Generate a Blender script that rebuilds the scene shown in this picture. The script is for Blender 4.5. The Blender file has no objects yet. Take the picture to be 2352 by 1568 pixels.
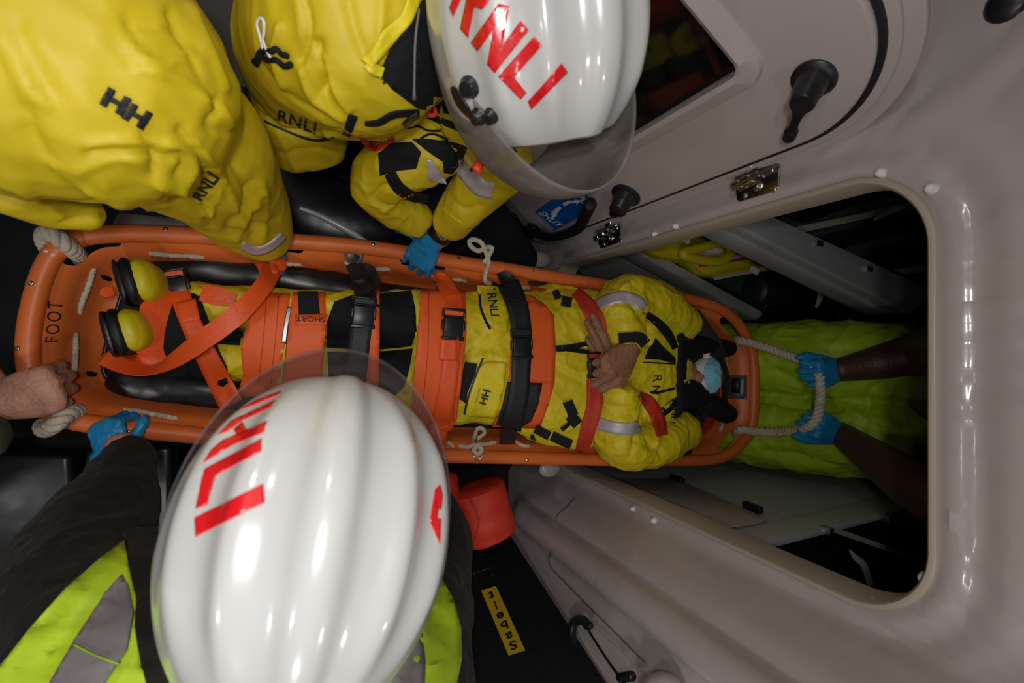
import bpy, bmesh, math, random
import numpy as np
from mathutils import Vector, Matrix, noise
from mathutils.bvhtree import BVHTree
from mathutils.geometry import tessellate_polygon
from math import sin, cos, pi, radians
random.seed(7)
W, H = 2352, 1568
LENS = 17.0
FP = W * LENS / 36.0
TILT = radians(24.7)
HC = 2.1                      # the camera hangs just under the deckhead
CAM = Vector((0, 0, HC))
FW = Vector((sin(TILT), 0, -cos(TILT)))
RT = Vector((cos(TILT), 0, sin(TILT)))
UP = Vector((0, 1, 0))
COL = bpy.context.scene.collection

# ---------- measuring: a photo pixel and one known distance give a point in the boat
def ray(px, py): return FW + RT * ((px - W / 2) / FP) + UP * ((H / 2 - py) / FP)
def P(px, py, z):
    d = ray(px, py); return CAM + d * ((z - HC) / d.z)
def PX(px, py, x):
    d = ray(px, py); return CAM + d * (x / d.x)
def PY(px, py, y):
    d = ray(px, py); return CAM + d * (y / d.y)
def PL(px, py, p0, n):
    d = ray(px, py); return CAM + d * ((p0 - CAM).dot(n) / d.dot(n))
def mpp(p): return (p - CAM).dot(FW) / FP
def pix(p):
    q = p - CAM; f = q.dot(FW)
    return (W / 2 + FP * q.dot(RT) / f, H / 2 - FP * q.dot(UP) / f)

# ---------- materials
def mat(name, col, rough=.5, metal=0, coat=0, bump=0, bscale=60, bdet=3, var=0, vscale=8, col2=None, sheen=0, spec=.5, stretch=None, weave=0, wscale=900, trans=0):
    m = bpy.data.materials.new(name); m.use_nodes = True
    nt = m.node_tree; b = nt.nodes['Principled BSDF']
    c = tuple(col) + (1,)
    b.inputs['Base Color'].default_value = c
    b.inputs['Roughness'].default_value = rough
    b.inputs['Metallic'].default_value = metal
    b.inputs['Coat Weight'].default_value = coat
    b.inputs['Coat Roughness'].default_value = .08
    b.inputs['Specular IOR Level'].default_value = spec
    b.inputs['Transmission Weight'].default_value = trans
    if sheen: b.inputs['Sheen Weight'].default_value = sheen
    tc = nt.nodes.new('ShaderNodeTexCoord')
    vec = tc.outputs['Object']
    if stretch:
        mp = nt.nodes.new('ShaderNodeMapping'); mp.inputs['Scale'].default_value = stretch
        nt.links.new(vec, mp.inputs[0]); vec = mp.outputs[0]
    last = None
    if bump:
        n = nt.nodes.new('ShaderNodeTexNoise'); n.inputs['Scale'].default_value = bscale; n.inputs['Detail'].default_value = bdet
        nt.links.new(vec, n.inputs['Vector'])
        bp = nt.nodes.new('ShaderNodeBump'); bp.inputs['Strength'].default_value = bump; bp.inputs['Distance'].default_value = .02
        nt.links.new(n.outputs[0], bp.inputs['Height']); last = bp
    if weave:
        w = nt.nodes.new('ShaderNodeTexNoise'); w.inputs['Scale'].default_value = wscale; w.inputs['Detail'].default_value = 1
        nt.links.new(tc.outputs['Object'], w.inputs['Vector'])
        bp = nt.nodes.new('ShaderNodeBump'); bp.inputs['Strength'].default_value = weave; bp.inputs['Distance'].default_value = .002
        nt.links.new(w.outputs[0], bp.inputs['Height'])
        if last: nt.links.new(last.outputs[0], bp.inputs['Normal'])
        last = bp
    if last: nt.links.new(last.outputs[0], b.inputs['Normal'])
    if var or col2:
        n = nt.nodes.new('ShaderNodeTexNoise'); n.inputs['Scale'].default_value = vscale; n.inputs['Detail'].default_value = 5
        nt.links.new(tc.outputs['Object'], n.inputs['Vector'])
        r = nt.nodes.new('ShaderNodeValToRGB')
        r.color_ramp.elements[0].position = .35; r.color_ramp.elements[1].position = .65
        c2 = tuple(col2) + (1,) if col2 else tuple(x * (1 - var) for x in col) + (1,)
        r.color_ramp.elements[0].color = c2; r.color_ramp.elements[1].color = c
        nt.links.new(n.outputs[0], r.inputs[0]); nt.links.new(r.outputs[0], b.inputs['Base Color'])
    return m

M = {}
M['gel'] = mat('gelcoat', (.47, .42, .41), .32, coat=.35, bump=.10, bscale=7, bdet=2)
M['gelrough'] = mat('gelcoat_textured', (.16, .15, .145), .6, bump=.25, bscale=60, coat=.1)
M['gelwall'] = mat('gelcoat_wall', (.47, .42, .41), .28, coat=.4, bump=.22, bscale=9, bdet=2, weave=.12, wscale=55)
M['trim'] = mat('edge_trim', (.42, .36, .29), .4, bump=.05)
M['yellow'] = mat('yellow_oilskin', (.64, .49, .010), .5, bump=.10, bscale=16, bdet=3, weave=.15, wscale=1200, var=.10, vscale=6)
M['yellow2'] = mat('yellow_worn', (.80, .64, .013), .5, bump=.3, bscale=26, bdet=4, weave=.15, var=.12)
M['black'] = mat('black_fabric', (.0075, .0088, .011), .8, bump=.2, bscale=40, weave=.2, spec=.25)
M['charcoal'] = mat('charcoal_fleece', (.014, .0115, .0095), .9, bump=.4, bscale=30, weave=.35, wscale=700, sheen=.05, spec=.2)
M['vinyl'] = mat('black_vinyl', (.010, .010, .0135), .32, bump=.10, bscale=14, bdet=1)
M['rubber'] = mat('black_rubber', (.007, .008, .0095), .5, bump=.06, bscale=60, spec=.35)
M['plastic'] = mat('black_plastic', (.012, .012, .014), .35)
M['orange'] = mat('orange_shell', (.74, .165, .032), .42, bump=.06, bscale=260, var=.08, vscale=5)
M['splint'] = mat('orange_splint', (.88, .125, .016), .55, bump=.10, bscale=22, weave=.12, var=.06)
M['webbing'] = mat('orange_webbing', (.85, .10, .012), .42, weave=.3, wscale=500, bump=.08, bscale=40)
M['redfab'] = mat('red_fabric', (.55, .035, .012), .6, bump=.2, bscale=20, weave=.15)
M['bag'] = mat('orange_red_bag', (.72, .045, .02), .5, bump=.2, bscale=18, weave=.2)
M['bwebbing'] = mat('black_webbing', (.014, .015, .018), .5, weave=.5, wscale=450)
M['velcro'] = mat('black_velcro', (.010, .010, .012), .95, weave=.6, wscale=900)
M['rope'] = mat('white_rope', (.62, .55, .44), .8, bump=.3, bscale=180, var=.18, vscale=30)
M['steel'] = mat('steel', (.55, .53, .50), .22, metal=1, bump=.03, bscale=120)
M['alu'] = mat('aluminium', (.62, .62, .63), .38, metal=1, bump=.03, bscale=60)
M['helmet'] = mat('white_helmet_shell', (.52, .525, .515), .25, coat=.8, var=.05, vscale=9)
M['red'] = mat('red_lettering', (.62, .006, .010), .3, coat=.6)
M['ink'] = mat('black_print', (.012, .012, .016), .5)
M['reflect'] = mat('silver_reflective_tape', (.55, .51, .54), .38, metal=.2, weave=.2, wscale=700)
M['lime'] = mat('lime_hi_vis', (.47, .66, .02), .55, bump=.15, bscale=14, weave=.15)
M['limet'] = mat('lime_trousers', (.36, .53, .012), .5, bump=.35, bscale=13, bdet=4, weave=.15)
M['greyfab'] = mat('grey_fabric', (.21, .19, .20), .6, weave=.2, bump=.1, bscale=12)
M['glove'] = mat('blue_nitrile', (.012, .23, .50), .38, bump=.25, bscale=70, bdet=3)
M['skin'] = mat('skin_light', (.50, .235, .155), .45, bump=.22, bscale=140, var=.22, vscale=28)
M['skintan'] = mat('skin_tan', (.36, .165, .085), .45, bump=.3, bscale=150, var=.25, vscale=30)
M['skindark'] = mat('skin_dark', (.075, .034, .022), .45, bump=.15, bscale=120, var=.2, vscale=20)
M['floor'] = mat('black_deck', (.005, .006, .0075), .6, bump=.15, bscale=160)
M['green'] = mat('green_paint', (.012, .060, .032), .5, bump=.1, bscale=60)
M['dgreen'] = mat('dark_green_deck', (.014, .030, .028), .55, bump=.1, bscale=80)
M['shade'] = mat('white_paint', (.40, .41, .42), .4, bump=.05, bscale=20)
M['olive'] = mat('dark_olive_canvas', (.035, .036, .018), .8, bump=.3, bscale=40, weave=.3)
M['blue'] = mat('blue_sign', (.004, .10, .42), .4)
M['white'] = mat('white_print', (.75, .75, .75), .5)
M['maskw'] = mat('white_mask_paper', (.68, .64, .62), .8, bump=.2, bscale=50)
M['maskb'] = mat('blue_mask_paper', (.20, .52, .66), .7, bump=.35, bscale=45, weave=.2)
M['packy'] = mat('yellow_pack', (.62, .52, .01), .45, bump=.1, bscale=30)
M['tagy'] = mat('yellow_tag', (.60, .42, .015), .5)
M['strapw'] = mat('pale_strap', (.50, .45, .38), .6, weave=.4, wscale=500)
M['mesh'] = mat('black_mesh', (.015, .015, .015), .7, bump=.6, bscale=250)
M['hair'] = mat('dark_hair', (.012, .009, .007), .6, bump=.5, bscale=200)
M['dark'] = mat('dark_box', (.010, .011, .013), .45, bump=.1, bscale=30)
M['paper'] = mat('white_label', (.6, .57, .53), .6)
M['seal'] = mat('black_seal', (.008, .010, .010), .45)
def clear_mat(name, tint, gloss, fmax, dustcol, dscale, dlo, dhi):
    m = bpy.data.materials.new(name); m.use_nodes = True; nt = m.node_tree; N = nt.nodes; L = nt.links
    N.remove(N['Principled BSDF']); out = N['Material Output']
    t = N.new('ShaderNodeBsdfTransparent'); t.inputs[0].default_value = tuple(tint) + (1,)
    g = N.new('ShaderNodeBsdfGlossy'); g.inputs['Roughness'].default_value = .06
    lw = N.new('ShaderNodeLayerWeight'); lw.inputs['Blend'].default_value = gloss
    m1 = N.new('ShaderNodeMixShader'); mr = N.new('ShaderNodeMath'); mr.operation = 'MULTIPLY'; mr.inputs[1].default_value = fmax; L.new(lw.outputs['Fresnel'], mr.inputs[0]); L.new(mr.outputs[0], m1.inputs[0]); L.new(t.outputs[0], m1.inputs[1]); L.new(g.outputs[0], m1.inputs[2])
    d = N.new('ShaderNodeBsdfDiffuse'); d.inputs[0].default_value = tuple(dustcol) + (1,)
    tc = N.new('ShaderNodeTexCoord'); n = N.new('ShaderNodeTexNoise'); n.inputs['Scale'].default_value = dscale; n.inputs['Detail'].default_value = 9; n.inputs['Roughness'].default_value = .7
    L.new(tc.outputs['Object'], n.inputs['Vector'])
    r = N.new('ShaderNodeMapRange'); r.inputs[1].default_value = .3; r.inputs[2].default_value = .75; r.inputs[3].default_value = dlo; r.inputs[4].default_value = dhi
    L.new(n.outputs[0], r.inputs[0])
    m2 = N.new('ShaderNodeMixShader'); L.new(r.outputs[0], m2.inputs[0]); L.new(m1.outputs[0], m2.inputs[1]); L.new(d.outputs[0], m2.inputs[2])
    L.new(m2.outputs[0], out.inputs[0]); return m
M['visor'] = clear_mat('scuffed_visor', (.80, .78, .74), .12, .35, (.30, .275, .255), 16, .25, .72)
M['visor2'] = clear_mat('clear_visor', (.88, .85, .82), .2, .3, (.34, .30, .30), 10, .06, .28)
M['window'] = clear_mat('tinted_pane', (.10, .10, .10), .35, 1, (.03, .03, .03), 5, .1, .2)

# ---------- objects
def tag(o, label=None, cat=None, group=None, kind=None):
    if label: o['label'] = label
    if cat: o['category'] = cat
    if group: o['group'] = group
    if kind: o['kind'] = kind
    return o
def empty(name, loc, label=None, cat=None, group=None, kind=None):
    o = bpy.data.objects.new(name, None); o.empty_display_size = .05
    COL.objects.link(o); o.location = loc
    return tag(o, label, cat, group, kind)
def put(name, me, m=None, parent=None):
    o = bpy.data.objects.new(name, me); COL.objects.link(o)
    if m:
        me.materials.clear(); me.materials.append(m)
    if parent:
        o.parent = parent
        off = Vector(parent.location) if parent.type == 'EMPTY' else Vector((0, 0, 0))
        o.matrix_parent_inverse = Matrix.Translation(-off)
    return o
def obj(name, bm, m=None, parent=None, smooth=True, normals=True):
    if normals: bmesh.ops.recalc_face_normals(bm, faces=bm.faces[:])
    me = bpy.data.meshes.new(name); bm.to_mesh(me); bm.free()
    if smooth:
        for p in me.polygons: p.use_smooth = True
        me.set_sharp_from_angle(angle=radians(50))
    return put(name, me, m, parent)
def solid_mod(o, th, off=-1):
    s = o.modifiers.new('thickness', 'SOLIDIFY'); s.thickness = th; s.offset = off; return o
def bev(o, w, seg=3, ang=35):
    b = o.modifiers.new('bevel', 'BEVEL'); b.width = w; b.segments = seg; b.limit_method = 'ANGLE'; b.angle_limit = radians(ang)
    for p in o.data.polygons: p.use_smooth = True
    return o
def bvh(*obs):
    vs, fs = [], []
    for o in obs:
        n = len(vs); me = o.data if hasattr(o, 'data') else o
        vs += [v.co.copy() for v in me.vertices]; fs += [[i + n for i in p.vertices] for p in me.polygons]
    return BVHTree.FromPolygons(vs, fs)

# ---------- shapes
def cr(pts, n, closed=False):
    pts = [np.array(p, float) for p in pts]; out = []; k = len(pts)
    for i in range(k if closed else k - 1):
        if closed: a, b, c, d = pts[i - 1], pts[i], pts[(i + 1) % k], pts[(i + 2) % k]
        else: a, b, c, d = pts[max(i - 1, 0)], pts[i], pts[i + 1], pts[min(i + 2, k - 1)]
        for j in range(n):
            t = j / n
            out.append(.5 * (2 * b + (c - a) * t + (2 * a - 5 * b + 4 * c - d) * t * t + (3 * b - a - 3 * c + d) * t ** 3))
    if not closed: out.append(pts[-1])
    return out
def loft(bm, pts, rad, seg=20, sub=5, up=(0, 0, 1), cap=.6, closed=False):
    rad = [r if isinstance(r, (tuple, list)) else (r, r) for r in rad]
    d = cr([tuple(p) + tuple(r) for p, r in zip(pts, rad)], sub, closed) if sub > 1 else [np.array(tuple(p) + tuple(r)) for p, r in zip(pts, rad)]
    c = [Vector(x[:3]) for x in d]; R = [(max(x[3], 1e-4), max(x[4], 1e-4)) for x in d]
    n = len(c); up = Vector(up); prev = None; rings = []; fr = []
    for i in range(n):
        if closed: t = c[(i + 1) % n] - c[i - 1]
        else: t = c[min(i + 1, n - 1)] - c[max(i - 1, 0)]
        if t.length < 1e-9: t = Vector((1, 0, 0))
        t.normalize(); s = t.cross(up)
        if s.length < .25: s = prev - t * prev.dot(t) if prev else t.cross(Vector((1, 0, .01)))
        s.normalize()
        if prev and s.dot(prev) < 0: s = -s
        prev = s; fr.append((t, s, s.cross(t).normalized()))
    def ring(p, s, b, ra, rb):
        return [bm.verts.new(p + s * (ra * cos(2 * pi * k / seg)) + b * (rb * sin(2 * pi * k / seg))) for k in range(seg)]
    if cap and not closed:
        t, s, b = fr[0]; r = min(R[0])
        for a in (80, 55, 28):
            a = radians(a); rings.append(ring(c[0] - t * (r * cap * sin(a)), s, b, R[0][0] * cos(a), R[0][1] * cos(a)))
    for i in range(n): rings.append(ring(c[i], fr[i][1], fr[i][2], *R[i]))
    if cap and not closed:
        t, s, b = fr[-1]; r = min(R[-1])
        for a in (28, 55, 80):
            a = radians(a); rings.append(ring(c[-1] + t * (r * cap * sin(a)), s, b, R[-1][0] * cos(a), R[-1][1] * cos(a)))
    m = len(rings)
    for i in range(m if closed else m - 1):
        A, B = rings[i], rings[(i + 1) % m]
        for k in range(seg): bm.faces.new((A[k], A[(k + 1) % seg], B[(k + 1) % seg], B[k]))
    if not closed:
        bm.faces.new(rings[0][::-1]); bm.faces.new(rings[-1])
    return bm
def limb(bm, spec, k=1.0, seg=24, sub=6, cap=.6, up=(0, 0, 1)):
    """spec: (px, py, height of the centre, half width in px[, vertical half thickness in m])"""
    pts = [P(s[0], s[1], s[2]) for s in spec]
    rad = []
    for p, s in zip(pts, spec):
        r = s[3] * mpp(p) * k
        rad.append((r, s[4] * k if len(s) > 4 else r))
    return loft(bm, pts, rad, seg, sub, up, cap)
def tube(bm, pts, r, seg=10, sub=6, closed=False, cap=.6):
    return loft(bm, pts, [r] * len(pts) if not isinstance(r, (list, tuple)) else r, seg, sub, cap=cap, closed=closed)
def ball(bm, c, r, u=20, v=14, rot=None):
    r = r if isinstance(r, (tuple, list)) else (r, r, r)
    mx = Matrix.Translation(c) @ (rot.to_4x4() if rot else Matrix()) @ Matrix.Diagonal(Vector(r)).to_4x4()
    bmesh.ops.create_uvsphere(bm, u_segments=u, v_segments=v, radius=1, matrix=mx); return bm
def box(bm, c, s, rot=None):
    mx = Matrix.Translation(c) @ (rot.to_4x4() if rot else Matrix()) @ Matrix.Diagonal(Vector(s)).to_4x4()
    bmesh.ops.create_cube(bm, size=1, matrix=mx); return bm
def cyl(bm, a, b, r1, r2=None, seg=24):
    a = Vector(a); b = Vector(b); d = b - a; r2 = r1 if r2 is None else r2
    mx = Matrix.Translation((a + b) / 2) @ d.to_track_quat('Z', 'Y').to_matrix().to_4x4()
    bmesh.ops.create_cone(bm, cap_ends=True, segments=seg, radius1=r1, radius2=r2, depth=d.length, matrix=mx); return bm
def lathe(bm, base, axis, prof, seg=32):
    q = Vector(axis).normalized().to_track_quat('Z', 'Y').to_matrix(); base = Vector(base); rings = []
    for r, h in prof: rings.append([bm.verts.new(base + q @ Vector((max(r, 1e-5) * cos(2 * pi * k / seg), max(r, 1e-5) * sin(2 * pi * k / seg), h))) for k in range(seg)])
    for A, B in zip(rings, rings[1:]):
        for k in range(seg): bm.faces.new((A[k], A[(k + 1) % seg], B[(k + 1) % seg], B[k]))
    bm.faces.new(rings[0][::-1]); bm.faces.new(rings[-1]); return bm
def prism(bm, pts, vec):
    """closed solid: outline pts (Vectors, one plane) pushed along vec"""
    vec = Vector(vec); a = [bm.verts.new(p) for p in pts]; b = [bm.verts.new(Vector(p) + vec) for p in pts]; n = len(a)
    bm.faces.new(a); bm.faces.new(b[::-1])
    for i in range(n): bm.faces.new((a[i], b[i], b[(i + 1) % n], a[(i + 1) % n]))
    return bm
def slab(name, pts, vec, m, parent=None, bw=.004, seg=3):
    o = obj(name, prism(bmesh.new(), pts, vec), m, parent, smooth=False)
    return bev(o, bw, seg) if bw else o
def rope3(bm, pts, r, pitch=.03, sub=10, seg=8):
    d = [Vector(x) for x in cr([tuple(p) for p in pts], sub)]
    L = 0; prev = None; fr = []
    for i, p in enumerate(d):
        t = (d[min(i + 1, len(d) - 1)] - d[max(i - 1, 0)]).normalized()
        if prev is None: s = t.orthogonal().normalized()
        else: s = (prev - t * prev.dot(t)).normalized()
        prev = s; L += (d[i] - d[i - 1]).length if i else 0
        fr.append((p, s, t.cross(s), L))
    for k in range(3):
        q = []
        for p, s, b, l in fr:
            a = 2 * pi * l / pitch + 2 * pi * k / 3
            q.append(p + s * (r * .5 * cos(a)) + b * (r * .5 * sin(a)))
        loft(bm, q, [r * .56] * len(q), seg, 1)
    return bm
def fuse(name, bm, voxel, m, parent=None, it=3, fac=.5, link=True):
    me = bpy.data.meshes.new(name); bmesh.ops.recalc_face_normals(bm, faces=bm.faces[:]); bm.to_mesh(me); bm.free()
    o = bpy.data.objects.new('tmp', me); COL.objects.link(o)
    r = o.modifiers.new('r', 'REMESH'); r.mode = 'VOXEL'; r.voxel_size = voxel; r.use_smooth_shade = True
    if it: s = o.modifiers.new('s', 'SMOOTH'); s.factor = fac; s.iterations = it
    dg = bpy.context.evaluated_depsgraph_get()
    me2 = bpy.data.meshes.new_from_object(o.evaluated_get(dg), depsgraph=dg)
    bpy.data.objects.remove(o); bpy.data.meshes.remove(me); me2.name = name
    for p in me2.polygons: p.use_smooth = True
    return put(name, me2, m, parent) if link else me2
# cloth folds: pushed along the surface normal, as real relief
def folds(o, amp=.004, freq=9, warp=.25, axis=None, squash=.35, seed=0, creases=()):
    me = o.data; n = len(me.vertices)
    co = np.empty(n * 3); me.vertices.foreach_get('co', co); co = co.reshape(-1, 3)
    no = np.empty(n * 3); me.vertex_normals.foreach_get('vector', no); no = no.reshape(-1, 3)
    h = np.zeros(n); ax = Vector(axis).normalized() if axis else None
    if amp:
        for i in range(n):
            p = Vector(co[i]) + Vector((seed * 3.1, seed * 1.7, seed * .9))
            w = noise.noise_vector(p * 5) * warp * .15
            q = p + w
            if ax: q = q - ax * (q.dot(ax) * (1 - squash))
            a = 1 - abs(noise.noise(q * freq)); b = 1 - abs(noise.noise(q * freq * 2.3 + Vector((9, 4, 2))))
            h[i] = amp * (a ** 3 * 1.2 + .5 * b ** 3 - .75)
    if creases:
        q = co - np.array(CAM); f = q @ np.array(FW)
        u = W / 2 + FP * (q @ np.array(RT)) / f; v = H / 2 - FP * (q @ np.array(UP)) / f
        facing = ((no * q).sum(1) < 0)
        for poly, wd, dp in creases:
            pl = cr(poly, 4) if len(poly) > 2 else [np.array(x, float) for x in poly]
            best = np.full(n, 1e9)
            for a, b in zip(pl, pl[1:]):
                d = b - a; L = max((d * d).sum(), 1e-6)
                t = np.clip(((u - a[0]) * d[0] + (v - a[1]) * d[1]) / L, 0, 1)
                best = np.minimum(best, np.hypot(u - a[0] - t * d[0], v - a[1] - t * d[1]))
            x = best / wd
            h += np.where(facing, dp * np.exp(-np.abs(x) ** 1.25), 0)
    co = co + no * h[:, None]
    me.vertices.foreach_set('co', co.ravel()); me.update()
    return o
# flat pieces laid on a surface: outline in photo pixels, draped on the target's own surface
def cut_grid(bm, g):
    for ax in (0, 1):
        v = [w.co[ax] for w in bm.verts]; lo, hi = min(v), max(v); k = int((hi - lo) / g)
        for i in range(1, k + 1):
            c = Vector((0, 0, 0)); c[ax] = lo + (hi - lo) * i / (k + 1); nn = Vector((0, 0, 0)); nn[ax] = 1
            bmesh.ops.bisect_plane(bm, geom=bm.verts[:] + bm.edges[:] + bm.faces[:], plane_co=c, plane_no=nn, dist=1e-5)
def drape(name, bm, target, m, parent, off, thick, relax=0):
    ok, bad = [], []; hits = {}
    for v in bm.verts:
        d = ray(v.co.x, v.co.y); dn = d.normalized()
        loc, nrm, i, dist = target.ray_cast(CAM, dn)
        if loc is None: bad.append(v)
        else: hits[v] = (loc - CAM).dot(FW); ok.append(v)
    if not ok: bm.free(); print('drape missed', name); return None
    for v in bad:
        b = min(ok, key=lambda w: (w.co - v.co).length); hits[v] = hits[b]
    for _ in range(relax):
        new = {}
        for v in bm.verts:
            nb = [hits[e.other_vert(v)] for e in v.link_edges]
            new[v] = min(hits[v], .5 * hits[v] + .5 * sum(nb) / len(nb))
        hits = new
    for v in bm.verts[:]:
        d = ray(v.co.x, v.co.y)
        v.co = CAM + d * (hits[v] - off)
    bm.normal_update()
    s = sum(f.normal.dot(f.calc_center_median() - CAM) * f.calc_area() for f in bm.faces)
    if s > 0: bmesh.ops.reverse_faces(bm, faces=bm.faces[:])
    o = obj(name, bm, m, parent, normals=False)
    if thick: solid_mod(o, thick)
    return o
def patch(name, poly, target, m, parent, off=.004, thick=.004, g=14, rnd=0, relax=1):
    bm = bmesh.new()
    if rnd: poly = cr(poly, rnd, True)
    vv = [bm.verts.new((p[0], p[1], 0)) for p in poly]
    for t in tessellate_polygon([[Vector((p[0], p[1], 0)) for p in poly]]):
        if abs((vv[t[1]].co - vv[t[0]].co).cross(vv[t[2]].co - vv[t[0]].co).z) > 1e-6:
            f = bm.faces.new([vv[k] for k in t])
    bmesh.ops.recalc_face_normals(bm, faces=bm.faces[:])
    if bm.faces[0].normal.z < 0: bmesh.ops.reverse_faces(bm, faces=bm.faces[:])
    cut_grid(bm, g)
    return drape(name, bm, target, m, parent, off, thick, relax)
def strip(name, line, wid, target, m, parent, off=.006, thick=.003, relax=2, n=6, cols=4):
    """strap laid over a surface along a pixel line, width in px"""
    wid = wid if isinstance(wid, (list, tuple)) else [wid] * len(line)
    d = cr([tuple(a) + (w,) for a, w in zip(line, wid)], n); bm = bmesh.new(); rows = []
    for i, x in enumerate(d):
        t = d[min(i + 1, len(d) - 1)][:2] - d[max(i - 1, 0)][:2]; t /= max(np.hypot(*t), 1e-6); nn = np.array((-t[1], t[0]))
        rows.append([bm.verts.new((*(x[:2] + nn * x[2] * (j / cols - .5)), 0)) for j in range(cols + 1)])
    for A, B in zip(rows, rows[1:]):
        for j in range(cols): bm.faces.new((A[j], A[j + 1], B[j + 1], B[j]))
    return drape(name, bm, target, m, parent, off, thick, relax)
def letters(txt, bold=0, shear=0, space=1):
    cu = bpy.data.curves.new('t', 'FONT'); cu.body = txt; cu.offset = bold; cu.shear = shear; cu.space_character = space; cu.resolution_u = 4
    o = bpy.data.objects.new('t', cu); COL.objects.link(o); dg = bpy.context.evaluated_depsgraph_get()
    me = bpy.data.meshes.new_from_object(o.evaluated_get(dg), depsgraph=dg); bpy.data.objects.remove(o); bpy.data.curves.remove(cu)
    bm = bmesh.new(); bm.from_mesh(me); bpy.data.meshes.remove(me)
    xs = [v.co.x for v in bm.verts]; ys = [v.co.y for v in bm.verts]
    for v in bm.verts: v.co = Vector(((v.co.x - min(xs)) / (max(xs) - min(xs)), (v.co.y - min(ys)) / (max(ys) - min(ys)), 0))
    return bm
def print_text(name, txt, quad, target, m, parent, off=.006, bold=.012, shear=0, cut=.07, thick=0, space=1):
    """quad: photo pixels of the text's top-left, top-right, bottom-right, bottom-left"""
    bm = letters(txt, bold, shear, space); cut_grid(bm, cut)
    tl, tr, br, bl = [np.array(q, float) for q in quad]
    for v in bm.verts:
        x, y = v.co.x, v.co.y
        p = (bl * (1 - x) + br * x) * (1 - y) + (tl * (1 - x) + tr * x) * y
        v.co = Vector((p[0], p[1], 0))
    return drape(name, bm, target, m, parent, off, thick)
def lay_text(name, txt, o, ux, uy, m, parent, bold=.012, shear=0, space=1):
    """text on a plane: origin bottom-left, ux/uy full width/height vectors"""
    bm = letters(txt, bold, shear, space); o, ux, uy = Vector(o), Vector(ux), Vector(uy)
    for v in bm.verts: v.co = o + ux * v.co.x + uy * v.co.y
    return obj(name, bm, m, parent, smooth=False, normals=False)
def ribbon(bm, pts, nrm, w, th=.0025, n=6):
    """free strap: path points with a face normal each"""
    w = w if isinstance(w, (list, tuple)) else [w] * len(pts)
    d = cr([tuple(p) + tuple(q) + (ww,) for p, q, ww in zip(pts, nrm, w)], n); rows = []
    for i, x in enumerate(d):
        p = Vector(x[:3]); q = Vector(x[3:6]).normalized(); t = (Vector(d[min(i + 1, len(d) - 1)][:3]) - Vector(d[max(i - 1, 0)][:3])).normalized()
        s = t.cross(q).normalized(); q = s.cross(t)
        rows.append([bm.verts.new(p + s * (x[6] * a) + q * b) for a, b in ((-.5, th / 2), (-.17, th * .8), (.17, th * .8), (.5, th / 2), (.5, -th / 2), (-.5, -th / 2))])
    for A, B in zip(rows, rows[1:]):
        for k in range(6): bm.faces.new((A[k], A[(k + 1) % 6], B[(k + 1) % 6], B[k]))
    bm.faces.new(rows[0][::-1]); bm.faces.new(rows[-1]); return bm
# a hand: wrist point, direction to the knuckles, normal of the back of the hand, thumb side (+1: thumb on dir x normal side)
def hand(bm, wrist, d, n, side, curl, thumb=(.5, .3, .3), s=1.0, spread=.10, fr=1.0, tl=1.0):
    d = Vector(d).normalized(); n = Vector(n); n = (n - d * n.dot(d)).normalized(); w = d.cross(n) * side
    wrist = Vector(wrist); up = n
    pal = [(0, .027, .021), (.02, .031, .021), (.045, .040, .018), (.07, .043, .016), (.088, .041, .0145), (.094, .036, .012)]
    loft(bm, [wrist + d * (x * s) + w * (0 if x < .03 else .001) for x, a, b in pal], [(a * s, b * s) for x, a, b in pal], 20, 4, up=n)
    base = [(.032, .087, .046, .027, .022, .0092), (.0105, .092, .050, .030, .023, .0095), (-.0115, .089, .046, .028, .022, .0090), (-.032, .080, .037, .022, .020, .0080)]
    for i, (lx, ly, a, b, c, r) in enumerate(base):
        fd = (d + w * (spread * (1.5 - i))).normalized(); fn = n
        ax = fd.cross(fn).normalized()
        p = wrist + (d * (ly - .012) + w * lx + n * .002) * s; pts = [p]; rr = [r * 1.06 * s * fr]; ang = 0
        cu = curl[i] if isinstance(curl[i], (tuple, list)) else (curl[i], curl[i] * 1.1, curl[i] * .8)
        p = wrist + (d * ly + w * lx + n * .003) * s; pts.append(p); rr.append(r * 1.08 * s * fr)
        for k, l in enumerate((a, b, c)):
            ang += cu[k]
            dv = (fd * cos(ang) - fn * sin(ang))
            for q in ((.5, .93), (1, 1.0 if k < 2 else .80)):
                pts.append(p + dv * (l * s * q[0])); rr.append(r * s * fr * q[1] * (1, .93, .86)[k])
            p = p + dv * (l * s)
        loft(bm, pts, rr, 12, 3, up=ax, cap=.9)
    a0, a1, a2 = thumb
    p = wrist + (d * .022 + w * .022 - n * .006) * s
    out = (d * cos(a0) + w * sin(a0) - n * .30).normalized(); pts = [p, p + out * (.026 * s), p + out * (.046 * s)]; rr = [.017 * s, .0135 * s * fr, .0118 * s * fr]
    q = pts[-1]; v1 = (out + d * a1 - n * .12).normalized(); pts += [q + v1 * (.017 * s * tl), q + v1 * (.034 * s * tl)]; rr += [.0108 * s * fr, .0108 * s * fr]
    q = pts[-1]; v2 = (v1 + (d * .5 - w * .5 - n * .3) * a2).normalized(); pts += [q + v2 * (.014 * s * tl), q + v2 * (.027 * s * tl)]; rr += [.0105 * s * fr, .0080 * s * fr]
    loft(bm, pts, rr, 14, 4, up=n, cap=.9)
    return bm
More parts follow.
